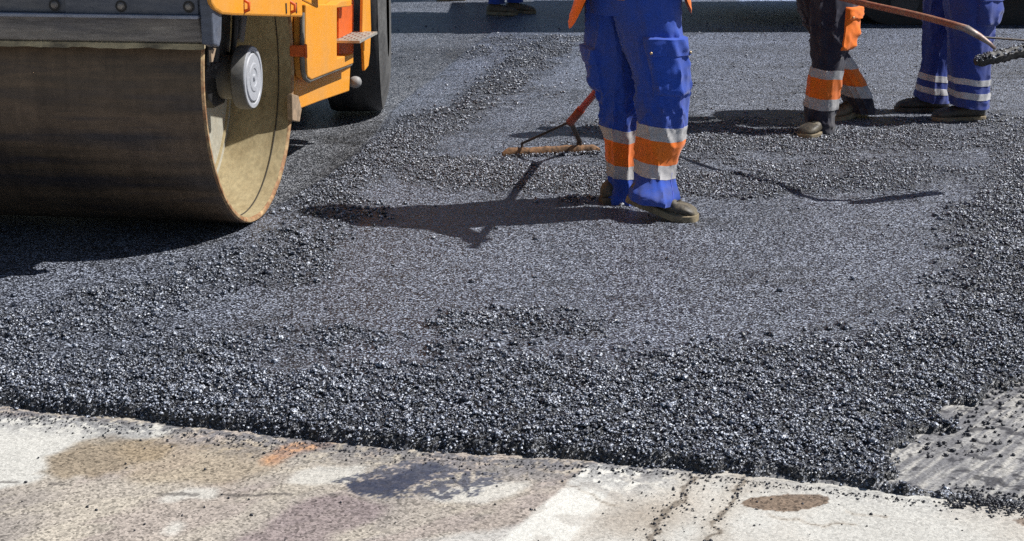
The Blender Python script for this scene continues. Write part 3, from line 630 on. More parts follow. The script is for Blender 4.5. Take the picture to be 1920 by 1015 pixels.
# rear fender blade, knob and lower bracket
p2 = SP(((681, -60), (681, 0), (680, 60), (683, 110), (684, 133), (691, 124), (694, 100), (696, 55), (694.5, 0), (694.5, -60)), .05)
b = MB(); b.prism(p2, .035, .05); b.build('fender_edge', M['orange'], roller, bevel=.003)
kx = S(664, 155, .0); b = MB(); b.ball((-.0, kx[0] + .02, kx[1]), .031, (1.1, 1, 1)); b.tube([(-.1, kx[0] + .02, kx[1]), (0, kx[0] + .02, kx[1])], .022, 14); b.build('hitch_knob', M['knob'], roller, smooth=True)
p2 = SP(((548, 176), (560, 180), (566, 205), (562, 229), (549, 226)), .012)
b = MB(); b.prism(p2, -.012, .012); lb = b.build('scraper_hanger', M['bracket'], roller, bevel=.003)
# rear tyres: smooth wide rubber on steel rims
TR = .60
tyc = G(730, 207); tv = tyc - RO; tt, to = tv.dot(TB), tv.dot(ON)
tt += .02
TW = .36
for i in range(4):
    xo = to - i * .46 + .0; c = (0, 0, TR); wh = ((xo - .18 * 0, tt, 0), R(10.5))
    prof = [(-TW, .30), (-TW - .004, .42), (-TW + .01, .50), (-TW + .035, TR - .012), (-TW + .07, TR), (-.07, TR), (-.035, TR - .012), (-.008, .50), (.004, .42), (-.002, .30)]
    b = MB(); b.lathe(prof, 96, c); 
    for f in [f for f in b.bm.faces if len(f.verts) > 4]: b.bm.faces.remove(f)
    ty = b.build('rear_tyre', M['tyre'], roller, smooth=True); ty.location = wh[0]; ty.rotation_euler.z = wh[1]
    b = MB(); b.lathe([(-.035, TR - .0105), (-.0075, .501), (.0055, .42), (-.001, .295)], 96, c)
    for f in [f for f in b.bm.faces if len(f.verts) > 4]: b.bm.faces.remove(f)
    b.build('tyre_wall', M['tyrewall'], ty, smooth=True)
    b = MB(); b.lathe([(-TW + .02, .29), (-.02, .30), (-.02, .26), (-.10, .22), (-.10, .06), (-.03, .05), (-.03, .0001)], 64, c); b.build('wheel_rim', M['orange'], ty, auto=35)
# upper body out of the frame: bonnet, platform, canopy
b = MB(); b.prism([(.72, 1.5), (.72, 1.62), (2.0, 1.62), (2.1, 1.5)], -1.55, -.12); b.build('platform', M['black'], roller, bevel=.01)
b = MB(); b.prism([(1.95, .72), (1.95, 1.86), (2.2, 1.96), (3.5, 1.80), (3.62, 1.55), (3.62, .95), (3.2, .72)], to - 1.55, to - .42); bn = b.build('engine_hood', M['orange'], roller, bevel=.03)
b = MB(); b.box(to - 1.2, to - .75, 3.615, 3.64, 1.1, 1.5); b.build('grille', M['black'], bn, bevel=.005)
for x in (-1.42, -.25):
    b = MB(); b.tube([(x, .80, 1.6), (x, .78, 2.6)], .03, 12); b.build('canopy_post', M['black'], roller, smooth=True)
    b = MB(); b.tube([(x, 2.0, 1.9), (x, 1.95, 2.6)], .03, 12); b.build('canopy_post', M['black'], roller, smooth=True)
b = MB(); b.box(-1.52, -.15, .62, 2.12, 2.6, 2.66); b.build('canopy_roof', M['orange'], roller, bevel=.02)
b = MB(); b.box(-1.05, -.62, 1.35, 1.8, 1.66, 2.0); b.box(-1.05, -.62, 1.74, 1.86, 2.0, 2.4); b.build('seat', M['black'], roller, bevel=.04)
b = MB(); b.tube([(-.83, 1.0, 1.6), (-.83, 1.12, 2.02)], .03, 12); b.lathe([(-.012, .18), (0, .192), (.012, .18), (0, .168)], 40, (-.83, 1.12, 2.04), axis='z', closed=True); b.box(-1.0, -.66, 1.105, 1.135, 2.03, 2.045); b.build('steering_wheel', M['black'], roller, auto=40)
# ------------------------------------------------------------------ people
V = Vector
def cen(LG, i, z):
    _, rg_, zl = LG[i]; r_ = ring_at(rg_, zl, z); return sum(r_, Vector()) / len(r_)
def lofts(rings):
    """rings: list of lists of Vector"""
    b = MB(); rr = [[b.bm.verts.new(p) for p in r] for r in rings]; n = len(rr[0])
    for a, c in zip(rr, rr[1:]):
        for k in range(n): b.face([a[k], a[(k + 1) % n], c[(k + 1) % n], c[k]])
    return b, rr
def smoothi(ts, vs, t):
    """Catmull-Rom through (ts, vs)"""
    i = int(np.clip(np.searchsorted(ts, t) - 1, 0, len(ts) - 2)); u = (t - ts[i]) / (ts[i + 1] - ts[i])
    def tan(j):
        if j <= 0: return (vs[1] - vs[0]) / (ts[1] - ts[0])
        if j >= len(ts) - 1: return (vs[-1] - vs[-2]) / (ts[-1] - ts[-2])
        return (vs[j + 1] - vs[j - 1]) / (ts[j + 1] - ts[j - 1])
    h = ts[i + 1] - ts[i]; m0, m1 = tan(i) * h, tan(i + 1) * h
    return (2 * u ** 3 - 3 * u ** 2 + 1) * vs[i] + (u ** 3 - 2 * u ** 2 + u) * m0 + (-2 * u ** 3 + 3 * u ** 2) * vs[i + 1] + (u ** 3 - u ** 2) * m1
def fold(a, z, seed, zb, amp=1.0, cr=None):
    """cloth relief in metres; a = angle round the leg, z = height above the hem, zb = height of the knee"""
    ca, sa = math.cos(a), math.sin(a)
    def rn(fa, fz, sh, o):
        v = mn.noise(Vector((ca * fa + o, sa * fa + seed * 3.1, z * fz + sh * math.sin(a + seed) + o))); return 1 - min(1, abs(v) * 2.6)
    w = .010 * (mn.noise(Vector((ca * .9 + seed, sa * .9, z * 2.2))))                      # broad drape
    w += .0135 * rn(1.0, 2.6, .9, 4.2) ** 3 - .004                                                # long diagonal folds
    w += .0055 * rn(1.5, 6.5, 2.2, 9.7) ** 3 - .002
    lowz = math.exp(-(z / .10) ** 2); w += lowz * (.008 * rn(1.1, 12, .8, 1.3) ** 2 - .003)        # cloth stacked on the boot
    kz = math.exp(-((z - zb) / .11) ** 2); w += kz * (.013 * rn(1.2, 13, 1.5, 6.1) ** 2.5 - .003)   # creases at the knee
    w += .0016 * mn.noise(Vector((ca * 7 + seed, sa * 7, z * 34)))
    return w * amp
def leg(stations, bands, seed, mats, parent, nseg=64, dz=.0065, depth=1.0, knee=.40, amp=1.0, hem=None, sub_name='reflective_band', zstep=None, flare=.12):
    """stations: (xl_px, xr_px, y_px, Y) silhouettes traced at distance Y.  bands: (z0, z1, material, name) measured in photo rows [y_top, y_bottom]."""
    st = []
    for xl, xr, py, Yd in stations:
        a, c = atY(xl, py, Yd), atY(xr, py, Yd); st.append((a.z, (a + c) / 2, (c.x - a.x) / 2, Yd))
    st.sort(key=lambda s: s[0])
    zs = [s[0] for s in st]; cx = [s[1].x for s in st]; rx = [s[2] for s in st]; cy = [s[3] for s in st]
    z0, z1 = zs[0], zs[-1]
    zl = list(np.arange(z0, z1, dz)) + [z1]
    cuts = []
    for (pt, pb, m, nm) in bands:
        i = st[0]; cuts.append((zl_at(pb, stations), zl_at(pt, stations), m, nm))
    edges = sorted({round(c, 5) for q in cuts for c in q[:2]})
    for e in edges:       # snap a ring to every band edge
        k = int(np.argmin([abs(v - e) for v in zl])); zl[k] = e
    zl = sorted(zl)
    rings = []
    for z in zl:
        X_, Rx, Yc = smoothi(zs, cx, z), smoothi(zs, rx, z), smoothi(zs, cy, z)
        ring = []
        for k in range(nseg):
            a = 2 * PI * k / nseg; f = fold(a, z - z0, seed, knee - z0, amp)
            wob = 0
            r_ = 1.0
            x = math.cos(a) * (Rx * r_ + f - .004); y = math.sin(a) * (Rx * (depth + flare * math.exp(-((z - z0) / .09) ** 2)) + f)
            dzv = .006 * mn.noise(Vector((math.cos(a) * 1.2 + seed, math.sin(a) * 1.2, z * 3))) + .010 * math.sin(a - 1.0)
            ring.append(Vector((X_ + x, Yc + y, z + dzv)))
        rings.append(ring)
    n = nseg
    def sect(i0, i1, name, mat, par, off=0.0, thick=False):
        rs = rings[i0:i1 + 1]
        if off:
            out = []
            for r_ in rs:
                c_ = sum(r_, Vector()) / len(r_); out.append([p + (p - c_).normalized() * off for p in r_])
            inn = rs; rs = [inn[0]] + out + [inn[-1]]
        b, rr = lofts(rs)
        if i0 == 0 and not off:        # turn the hem in
            c_ = sum(rings[0], Vector()) / n; inner = [b.bm.verts.new(p.lerp(c_, .10) + Vector((0, 0, .03))) for p in rings[0]]
            for k in range(n): b.face([inner[k], inner[(k + 1) % n], rr[0][(k + 1) % n], rr[0][k]])
        return b.build(name, mat, par, auto=65)
    main = sect(0, len(rings) - 1, 'trouser_leg', mats, parent)
    for zb_, zt_, m, nm in cuts:
        i0 = int(np.argmin([abs(v - zb_) for v in zl])); i1 = int(np.argmin([abs(v - zt_) for v in zl]))
        sect(i0, i1, nm, m, main, .0022)
    return main, rings, zl
def zl_at(py, stations):
    # distance at this row
    ys = sorted((s[2], s[3]) for s in stations); Yd = float(np.interp(py, [a for a, _ in ys], [c for _, c in ys])); return atY(960, py, Yd).z
def ring_at(rings, zl, z):
    return rings[int(np.argmin([abs(v - z) for v in zl]))]
def pocket(rings, zl, ztop, zbot, a0, a1, thick, mat, parent, name='cargo_pocket', flap=.075, snap=None, seed=1, wr=.009):
    """patch pocket lying on the leg between the angles a0..a1"""
    n = len(rings[0])
    def pt(u, v, off):
        z = ztop + (zbot - ztop) * v; k = (a0 + (a1 - a0) * u) / (2 * PI) * n
        zi = float(np.interp(z, zl, range(len(zl)))); i = int(min(zi, len(zl) - 2)); fz = zi - i; k0 = int(math.floor(k)); fk = k - k0
        g_ = lambda i_, k_: rings[i_][k_ % n]
        p = g_(i, k0).lerp(g_(i, k0 + 1), fk).lerp(g_(i + 1, k0).lerp(g_(i + 1, k0 + 1), fk), fz)
        c_ = sum(rings[i], Vector()) / n; d = (p - c_); d.z = 0; return p + d.normalized() * off
    def patch(v0, v1, base, bulge, wr, nm, par, m, U=26, V=30):
        b = MB(); g_ = []
        for j in range(V + 1):
            row = []
            for i in range(U + 1):
                u, v = i / U, j / V
                e = min(1, 7 * min(u, 1 - u)) * min(1, (9 * min(v, 1 - v)))
                w = bulge * (math.sin(PI * u) ** .6) * (.35 + .65 * v) + wr * (1 - min(1, 2.5 * abs(mn.noise(Vector((u * 2.2 - v * 2.0 + seed, v * 2.2 + u * 1.2, seed))))))
                row.append(b.bm.verts.new(pt(u, v0 + (v1 - v0) * v, base + (w if e >= 1 else w * e) + (.0 if e > 0 else -base - .003))))
            g_.append(row)
        for j in range(V):
            for i in range(U): b.face([g_[j][i], g_[j][i + 1], g_[j + 1][i + 1], g_[j + 1][i]])
        return b.build(nm, m, par, auto=60)
    pk = patch(0, 1, .009, thick, wr, name, parent, mat)
    fl = patch(-.02, flap / (ztop - zbot), .016 + thick * .45, .004, .004, 'pocket_flap', pk, mat, V=10)
    if snap:
        for u in (.12, .80):
            b = MB(); b.ball(pt(u, flap / (ztop - zbot) * .75, .023 + thick * .45), .006, (1, 1, 1), seg=10, rg=6); b.build('snap_button', M['snap'], pk, smooth=True)
    return pk
def boot(parent, toe, yaw, L, lift, mat, smat, width=.052, shaft=.022, roll=0.0, ankle=None):
    """toe: ground point under the toe cap; the foot points along yaw; heel raised by lift metres"""
    if ankle is not None: toe = V((ankle.x + math.cos(yaw) * L * .68, ankle.y + math.sin(yaw) * L * .68, 0))
    pitch = math.atan2(lift, L * .72)
    Mx = Matrix.Translation(toe) @ Matrix.Rotation(yaw, 4, 'Z') @ Matrix.Rotation(roll, 4, 'X')
    def bend(p):       # p.x from -L (heel) to 0 (toe); the front quarter stays flat, the rest pitches up
        hx = -L * .27
        if p.x < hx:
            d = Vector((p.x - hx, 0, p.z)); d.rotate(Matrix.Rotation(pitch, 3, 'Y')); p = Vector((hx + d.x, p.y, d.z))
        return Mx @ p
    NS = 26; n = 28
    def halfw(s):   # s 0 heel .. 1 toe
        return width * float(np.interp(s, [0, .03, .1, .25, .45, .62, .75, .88, .95, .985, 1], [.30, .50, .66, .72, .74, .92, 1.0, .93, .74, .50, .22]))
    def top(s): return float(np.interp(s, [0, .04, .12, .26, .36, .45, .58, .72, .86, .95, 1], [.070, .086, .098, .104, .100, .088, .080, .074, .066, .052, .030]))
    b = MB(); rings = []
    for i in range(NS + 1):
        s = i / NS; x = -L + L * s; w = halfw(s); h = top(s); ring = []
        for k in range(n):
            a = 2 * PI * k / n; c_, s_ = math.cos(a), math.sin(a)
            y = w * math.copysign(abs(c_) ** .72, c_); zz = .020 + (h - .020) * (.5 + .5 * math.copysign(abs(s_) ** .8, s_))
            y *= 1 - .28 * max(0, (zz - .04) / .09) * (1 if s < .6 else .6)
            cr = .0028 * mn.noise(Vector((x * 26, y * 26, zz * 26 + L * 50))) + (.004 * (1 - min(1, 3 * abs(mn.noise(Vector((x * 30, 2.2, zz * 9)))))) if .55 < s < .8 else 0)
            ring.append(bend(Vector((x, y + cr, zz + cr))))
        rings.append(ring)
    b, rr = lofts(rings); b.face(rr[0]); b.face(rr[-1][::-1]); up = b.build('boot', mat, parent, auto=70, world=True)
    # ankle shaft
    rs = []
    for j in range(8):
        u = j / 7; cx_ = -L * .70 + .005 * u; rx, ry = .043 - .004 * u, .036
        rs.append([bend(Vector((cx_ + rx * math.cos(2 * PI * k / 20), ry * math.sin(2 * PI * k / 20), .07 + shaft * u + .003 * mn.noise(Vector((k * .7, u * 5, 1)))))) for k in range(20)])
    b, rr = lofts(rs); b.build('boot_shaft', mat, up, auto=70, world=True)
    b = MB(); lo_, hi_ = [], []; N = 44; ol = []
    for i in range(N):
        a = 2 * PI * i / N; s = .5 - .5 * math.cos(a if a <= PI else 2 * PI - a); w = halfw(s) * 1.07 + .002; ol.append((-L - .004 + (L + .008) * s, w if a <= PI else -w))
    lev = [(0.0, .97), (.006, 1.0), (.014, .985), (.024, 1.0), (.027, .93)]
    rs = []
    for z, k_ in lev: rs.append([bend(Vector((x, y * k_, z + (0 if (x > -L * .68 or x < -L * .98) else .0)))) for x, y in ol])
    b, rr = lofts(rs); b.face(rr[0]); b.face(rr[-1][::-1]); b.build('sole', smat, up, auto=40, world=True)
    b = MB()
    for k in range(4):
        x = -L * (.50 - .055 * k); z = top(1 + x / L) + .004; b.tube([bend(Vector((x, -.02, z - .006))), bend(Vector((x + .008, 0, z))), bend(Vector((x, .02, z - .006)))], .0028, 6)
    b.build('boot_lace', M['lace'], up, smooth=True, world=True)
    return up
def person_body(parent, J, skin, voxel=.008):
    """one continuous skinned surface: J gives joints in world metres"""
    b = MB()
    def limb(pts, rad, n=14): b.tube(pts, rad, n)
    hipL, hipR = J['hipL'], J['hipR']; pel, che, nek, hed = J['pelvis'], J['chest'], J['neck'], J['head']
    f = J['face'].normalized(); side = J['side'].normalized()
    def ell(c, r3, d1, d2): # ellipsoid with axes side, f, d2
        Rm = Matrix((d1, f, d2)).transposed().to_4x4(); b.ball(c, 1, r3, M=Rm, seg=20, rg=14)
    upv = (che - pel).normalized()
    b.tube([pel - upv * .08, pel, pel.lerp(che, .5), che, che.lerp(nek, .6)], [.12, .135, .125, .15, .12], 20)
    b.tube([J['shL'] + (J['shR'] - J['shL']) * u for u in (0, .2, .5, .8, 1)], [.06, .085, .10, .085, .06], 16)
    b.tube([che.lerp(nek, .5), nek, nek.lerp(hed, .5)], [.075, .056, .055], 14)
    hu = (hed - nek).normalized(); hf = (f - hu * f.dot(hu)).normalized(); hs = hu.cross(hf)
    Rm = Matrix((hs, hf, hu)).transposed().to_4x4()
    b.ball(hed, 1, (.075, .095, .115), M=Rm, seg=24, rg=18)
    b.ball(hed + hf * .03 - hu * .06, 1, (.055, .062, .06), M=Rm)                       # jaw
    b.tube([hed + hf * .085 + hu * .012, hed + hf * .112 - hu * .028, hed + hf * .088 - hu * .036], [.010, .015, .010], 8)   # nose
    b.tube([hed + hf * .083 - hu * .062 + hs * -.022, hed + hf * .090 - hu * .060, hed + hf * .083 - hu * .062 + hs * .022], [.006, .008, .006], 6)
    for sg in (-1, 1): b.ball(hed + hs * sg * .076 - hf * .005 - hu * .01, 1, (.010, .020, .032), M=Rm, seg=10, rg=8); b.tube([hed + hf * .084 + hu * .022 + hs * sg * .012, hed + hf * .078 + hu * .024 + hs * sg * .045], .008, 6)
    for h_, k_, a_ in ((hipL, J['kneeL'], J['ankL']), (hipR, J['kneeR'], J['ankR'])):
        limb([pel, h_, h_.lerp(k_, .5), k_, k_.lerp(a_, .3), a_], [.07, .062, .055, .045, .045, .032])
    for s_ in 'LR':
        sh, el, wr = J['sh' + s_], J['el' + s_], J['wr' + s_]; g_ = J['grip' + s_]; ax = J['axis' + s_].normalized()
        limb([sh, sh.lerp(el, .5), el], [.055, .048, .040]); limb([el, el.lerp(wr, .35), wr], [.040, .040, .027])
        pn = (g_ - wr).normalized(); pd = (pn - ax * pn.dot(ax)).normalized(); nn = pd.cross(ax)     # palm runs from the wrist to the bar
        base = g_ - pd * .028 - nn * .024 * J['flip' + s_]
        limb([wr, wr.lerp(base, .5), base], [.027, .030, .030])
        b.tube([base - ax * .036, base + ax * .036], .021, 12)
        for q in range(4):
            o_ = ax * (.033 - .022 * q); ln = (.9, 1.0, .95, .8)[q]; fl_ = J['flip' + s_]; c0 = g_ + o_; P_ = []
            for t_ in range(6):
                th = PI * (1.15 - .29 * t_ * ln); P_.append(c0 + (pd * math.cos(th) - nn * fl_ * math.sin(th)) * .027)
            b.tube([base + o_] + P_, [.0105, .0100, .0095, .009, .0088, .008, .0072], 8)
        fl_ = J['flip' + s_]; b.tube([base - ax * .03 + nn * fl_ * .0, g_ - ax * .045 + nn * fl_ * .012 - pd * .015, g_ - ax * .040 + nn * fl_ * .027 + pd * .004, g_ - ax * .03 + nn * fl_ * .022 + pd * .022], [.014, .012, .0105, .009], 8)
    o = b.build('body', skin, parent, world=True)
    m = o.modifiers.new('r', 'REMESH'); m.mode = 'VOXEL'; m.voxel_size = voxel; m.use_smooth_shade = True
    s2 = o.modifiers.new('s', 'SMOOTH'); s2.factor = .5; s2.iterations = 3
    bpy.context.view_layer.update(); dg = bpy.context.evaluated_depsgraph_get(); me = bpy.data.meshes.new_from_object(o.evaluated_get(dg)); o.modifiers.clear(); o.data = me
    me.polygons.foreach_set('use_smooth', [True] * len(me.polygons))
    # hair
    b = MB(); b.ball(hed + hu * .014 - hf * .010, 1, (.082, .100, .113), M=Rm, seg=32, rg=24)
    for v in list(b.bm.verts):
        d = v.co - hed
        if d.dot(hf) > .035 and d.dot(hu) < .062 or d.dot(hu) < -.06: b.bm.verts.remove(v)
        else: v.co += d.normalized() * .006 * mn.noise(v.co * 40)
    hr = b.build('hair', M['hair'], parent, smooth=True, world=True)
    for sg in (-1, 1):
        b = MB(); b.ball(hed + hf * .083 + hu * .008 + hs * sg * .031, .011, seg=12, rg=8); b.build('eye', M['eye'], o, smooth=True, world=True)
    return o, (hs, hf, hu)
def jacket(parent, J, mat, hem, sleeves=True, tapez=None, name='jacket', r0=(.235, .165), tapem=None):
    """hem: function(angle) -> extra drop in metres.  torso shell from hip to neck plus sleeves"""
    pel, che, nek = J['pelvis'], J['chest'], J['neck']; s_ = J['side'].normalized(); f = J['face'].normalized()
    upv = Vector((0, 0, 1)); N = 56; lev = [(-.10, r0[0], r0[1]), (0, r0[0] * .98, r0[1] * .97), (.35, r0[0] * .74, r0[1] * .80), (.75, r0[0] * .76, r0[1] * .80), (1.05, r0[0] * .76, r0[1] * .74), (1.3, r0[0] * .66, r0[1] * .62), (1.48, .085, .08)]
    L_ = (nek - pel); rings = []
    ts = [l[0] for l in lev]
    for j in range(34):
        t = -.10 + (1.50 + .08 - .0) * j / 33; t = min(t, 1.48); a_, c_ = smoothi(ts, [l[1] for l in lev], t), smoothi(ts, [l[2] for l in lev], t)
        u = t / 1.48; c = pel.lerp(nek, max(u, 0) * 1.0) + (che - pel.lerp(nek, .62)) * math.sin(PI * min(max(u, 0), 1)) * .5 + (upv * t * .10 if t < 0 else Vector())
        ring = []
        for k in range(N):
            an = 2 * PI * k / N; w = .010 * mn.noise(Vector((math.cos(an) * 1.6, math.sin(an) * 1.6, t * 5 + pel.x))) + .006 * (1 - min(1, 3 * abs(mn.noise(Vector((math.cos(an) * 2, math.sin(an) * 2 + 5, t * 9))))))
            p = c + s_ * math.cos(an) * (a_ + w) + f * math.sin(an) * (c_ + w)
            if t < .35: p.z -= hem(an) * (.35 - t) / .45
            ring.append(p)
        rings.append(ring)
    b, rr = lofts(rings); jk = b.build(name, mat, parent, auto=60, world=True)
    if sleeves:
        for q in 'LR':
            sh, el, wr = J['sh' + q], J['el' + q], J['wr' + q]; b = MB(); pts = []; rad = []
            for i in range(30):
                u = i / 29; p = sh.lerp(el, min(u * 2, 1)) if u < .5 else el.lerp(wr, (u - .5) * 2 * .93)
                pts.append(p); rad.append(float(np.interp(u, [0, .08, .3, .5, .8, 1], [.062, .080, .072, .060, .054, .042])) + .006 * (1 - min(1, 3 * abs(mn.noise(Vector((u * 12, sh.x * 5, 2)))))))
            b.tube(pts, rad, 22, caps=False); b.build('sleeve', mat, jk, auto=60, world=True)
    if tapez:
        for t in tapez:
            i = int(np.clip((t + .10) / 1.58 * 33, 1, 30)); rs = []
            for rg_ in (rings[i], rings[i + 1]):
                c_ = sum(rg_, Vector()) / N; rs.append([p + (p - c_).normalized() * .003 for p in rg_])
            b, rr = lofts(rs); b.build('reflective_band', tapem or M['tape'], jk, auto=60, world=True)
    return jk
def joints(pel, che, nek, hed, side, face, hips, knees, anks, els, grips, axes, flips=(1, 1), shw=.19, hipw=.09, wrists=None):
    s_ = side.normalized(); J = dict(pelvis=pel, chest=che, neck=nek, head=hed, side=s_, face=face)
    shc = che.lerp(nek, .72)
    J['shL'], J['shR'] = shc - s_ * shw, shc + s_ * shw            # L is at -side
    J['hipL'], J['hipR'] = hips; J['kneeL'], J['kneeR'] = knees; J['ankL'], J['ankR'] = anks
    for i, q in enumerate('LR'):
        J['el' + q] = els[i]; J['grip' + q] = grips[i]; J['axis' + q] = axes[i]; J['flip' + q] = flips[i]
        d = (els[i] - grips[i]).normalized(); J['wr' + q] = grips[i] + d * .085 if not wrists else wrists[i]
    return J
def arm_elbow(sh, hand, out, l1=.29, l2=.33):
    d = hand - sh; L_ = min(d.length, (l1 + l2) * .985); d.normalize(); a = (l1 * l1 - l2 * l2 + L_ * L_) / (2 * L_); h = math.sqrt(max(l1 * l1 - a * a, 0)); o_ = (out - d * out.dot(d)).normalized()
    return sh + d * a + o_ * h
# ---- worker pulling the rake ------------------------------------------------
w1 = empty('person', G(1235, 398)); tag(w1, 'worker in bright blue cargo trousers with orange and silver bands, raking asphalt beside the roller', 'person')
bpy.context.view_layer.update()
YN, YF = 5.93, 6.12
near = [(1179, 1276, 375, 5.845), (1181, 1277, 362, 5.85), (1186, 1273, 346, 5.88), (1189, 1270, 328, 5.91), (1189, 1272, 300, YN), (1190, 1283, 250, YN), (1191, 1288, 225, YN), (1186, 1290, 190, YN), (1183, 1291, 150, YN), (1172, 1290, 110, YN), (1160, 1287, 70, YN), (1145, 1284, 30, YN), (1136, 1284, 0, YN), (1122, 1287, -45, 5.95), (1112, 1290, -90, 5.97)]
farl = [(1141, 1196, 384, 6.10), (1142, 1196, 370, 6.10), (1140, 1197, 350, YF), (1134, 1195, 330, YF), (1132, 1194, 300, YF), (1128, 1196, 260, YF), (1124, 1197, 235, YF), (1120, 1198, 200, 6.10), (1112, 1198, 170, 6.09), (1105, 1198, 140, 6.08), (1098, 1192, 100, 6.06), (1096, 1185, 60, 6.04), (1093, 1176, 20, 6.02), (1090, 1172, -20, 6.0), (1088, 1180, -90, 5.97)]
bn = [(231, 256, M['tape'], 'reflective_band'), (256, 300, M['hivis'], 'orange_band'), (300, 326, M['tape'], 'reflective_band')]
bf = [(237, 260, M['tape'], 'reflective_band'), (260, 304, M['hivis'], 'orange_band'), (304, 328, M['tape'], 'reflective_band')]
tr = empty('trousers', w1.location); tr.parent = w1; tr.matrix_parent_inverse = w1.matrix_world.inverted(); bpy.context.view_layer.update()
def fixparent(o, par):
    o.parent = par; o.matrix_parent_inverse = par.matrix_world.inverted()
def person_legs(w, specs):
    out = []
    for stn, bands, seed, mat, kw in specs:
        main, rings, zl = leg(stn, bands, seed, mat, None, **kw); fixparent(main, w); out.append((main, rings, zl))
    bpy.context.view_layer.update(); return out
bpy.data.objects.remove(tr)
LG = person_legs(w1, [(near, bn, 1.0, M['blue'], dict(knee=.46, depth=.95)), (farl, bf, 5.0, M['blue'], dict(knee=.44, depth=.95))])
m1, r1_, z1_ = LG[0]
pocket(r1_, z1_, zl_at(62, near), zl_at(172, near), R(-112), R(-8), .008, M['blue'], m1, snap=True, seed=2)
m2, r2_, z2_ = LG[1]
pocket(r2_, z2_, zl_at(88, farl), zl_at(170, farl), R(150), R(235), .010, M['blue'], m2, seed=5)
def seam(rings, zl, ang, parent, za, zb):
    n = len(rings[0]); k = int(round(ang / (2 * PI) * n)) % n; pts = []
    for r_, z in zip(rings, zl):
        if za < z < zb:
            c_ = sum(r_, Vector()) / n; pts.append(r_[k] + (r_[k] - c_).normalized() * .0006)
    if len(pts) > 3: b = MB(); b.tube(pts[::2], .0016, 6); b.build('seam', M['thread'], parent, smooth=True)
seam(r1_, z1_, R(-40), m1, .05, .20); seam(r1_, z1_, R(-34), m1, .35, .50)
def hipshell(w, mat, c0, c1, side, face, rx, ry, name='trouser_seat'):
    rings = []
    for j in range(14):
        u = j / 13; c = c0.lerp(c1, u); q = math.sin(PI * (.12 + .62 * u)); rings.append([c + side * math.cos(2 * PI * k / 40) * rx * (.86 + .14 * q) + face * math.sin(2 * PI * k / 40) * ry * (.86 + .14 * q) + Vector((0, 0, .004 * mn.noise(Vector((k * .4, u * 6, rx * 50))))) for k in range(40)])
    b, rr = lofts(rings); b.face(rr[0]); b.face(rr[-1][::-1]); return b.build(name, mat, w, auto=60, world=True)
face = V((.35, .94, 0)).normalized(); side = V((.94, -.35, 0)).normalized()
hR, hL = V((.545, 5.96, .86)), V((.375, 6.05, .86)); pel = V((.465, 5.93, .94))
hipshell(w1, M['blue'], V((.465, 5.96, .80)), V((.465, 5.94, 1.04)), side, face, .175, .125)
che = pel + V((.02, .0, .30)); nek = pel + V((.03, .03, .46)); hed = nek + V((.03, .09, .135))
J0 = V((.275, 6.93, .20)); HH = V((.86, 5.58, 1.20)); hd = (HH - J0).normalized()
gR = J0 + hd * ((HH - J0).length - .03); gL = J0 + hd * ((HH - J0).length - .36)
shc = che.lerp(nek, .72); shR_, shL_ = shc + side * .19, shc - side * .19
eR = arm_elbow(shR_, gR, V((-.5, .1, -.8))); eL = arm_elbow(shL_, gL, V((.3, .5, -.8)))
J = joints(pel, che, nek, hed, side, face, (cen(LG, 1, .84), cen(LG, 0, .84)), (cen(LG, 1, .46), cen(LG, 0, .46)), (cen(LG, 1, .10), cen(LG, 0, .12)), (eL, eR), (gL, gR), (hd, hd), flips=(1, -1))
person_body(w1, J, M['skin'])
def hem1(an):   # angle 0 = +side (towards the camera's right)
    d = lambda a: math.exp(-(((an - a + PI) % (2 * PI) - PI) / .55) ** 2)
    return .19 * math.exp(-(((an - R(190) + PI) % (2 * PI) - PI) / .8) ** 4) + .13 * d(R(15))
jacket(w1, J, M['hivis'], hem1, tapez=(.25, .62), r0=(.245, .17))
# boots
boot(w1, None, R(-22), .30, .060, M['leather'], M['sole_pale'], ankle=cen(LG, 0, .12) + V((-.03, -.025, 0)))
boot(w1, None, R(16), .28, .0, M['leather'], M['sole'], ankle=cen(LG, 1, .10))
# ---- rake --------------------------------------------------------------------
rk = empty('asphalt_rake', G(1031, 296)); tag(rk, 'wide asphalt rake with rusty board and red pole, held by the bright blue trousered worker', 'rake')
bpy.context.view_layer.update()
b = MB(); b.tube([J0, HH + hd * .12], .0165, 16); b.build('handle', M['redpole'], rk, smooth=True, world=True)
b = MB(); b.tube([J0 - hd * .01, J0 + hd * .13], .0205, 16); b.build('socket', coat('scuffed_red_socket', (.40, .07, .03), (.10, .04, .03), .5, scale=30, amt=.9), rk, smooth=True, world=True)
A_, B_ = G(942, 292, .015), G(1124, 284, .015); bd = (B_ - A_).normalized(); bperp = V((-bd.y, bd.x, 0))
for f_ in (.20, .79):
    q = A_.lerp(B_, f_) + V((0, 0, .055)); b = MB(); b.tube([J0, J0.lerp(q, .06), q, q + V((0, 0, -.04))], .008 if f_ < .5 else .012, 8, flat=.6); b.build('brace', M['toolsteel'], rk, auto=50, world=True)
b = MB(); N = 60; rows = []
for i in range(N + 1):
    u = i / N; p = A_.lerp(B_, u); h = .036 + .004 * mn.noise(V((u * 5, 0, 0))) - (.02 * max(0, .06 - u) / .06 + .02 * max(0, u - .94) / .06); th = .012
    pr = [(-.012, -.02), (-.016, .3 * h), (-.013, .8 * h), (-.004, h), (.008, h * .96), (.011, .6 * h), (.008, -.02)]
    rows.append([b.bm.verts.new(p + bperp * (y + .003 * mn.noise(V((u * 70, y * 60, z * 50)))) + V((0, 0, z + .002 * mn.noise(V((u * 50, z * 40, 9)))))) for y, z in pr])
for a_, c_ in zip(rows, rows[1:]):
    for i in range(len(a_)): b.face([a_[i], a_[(i + 1) % len(a_)], c_[(i + 1) % len(a_)], c_[i]])
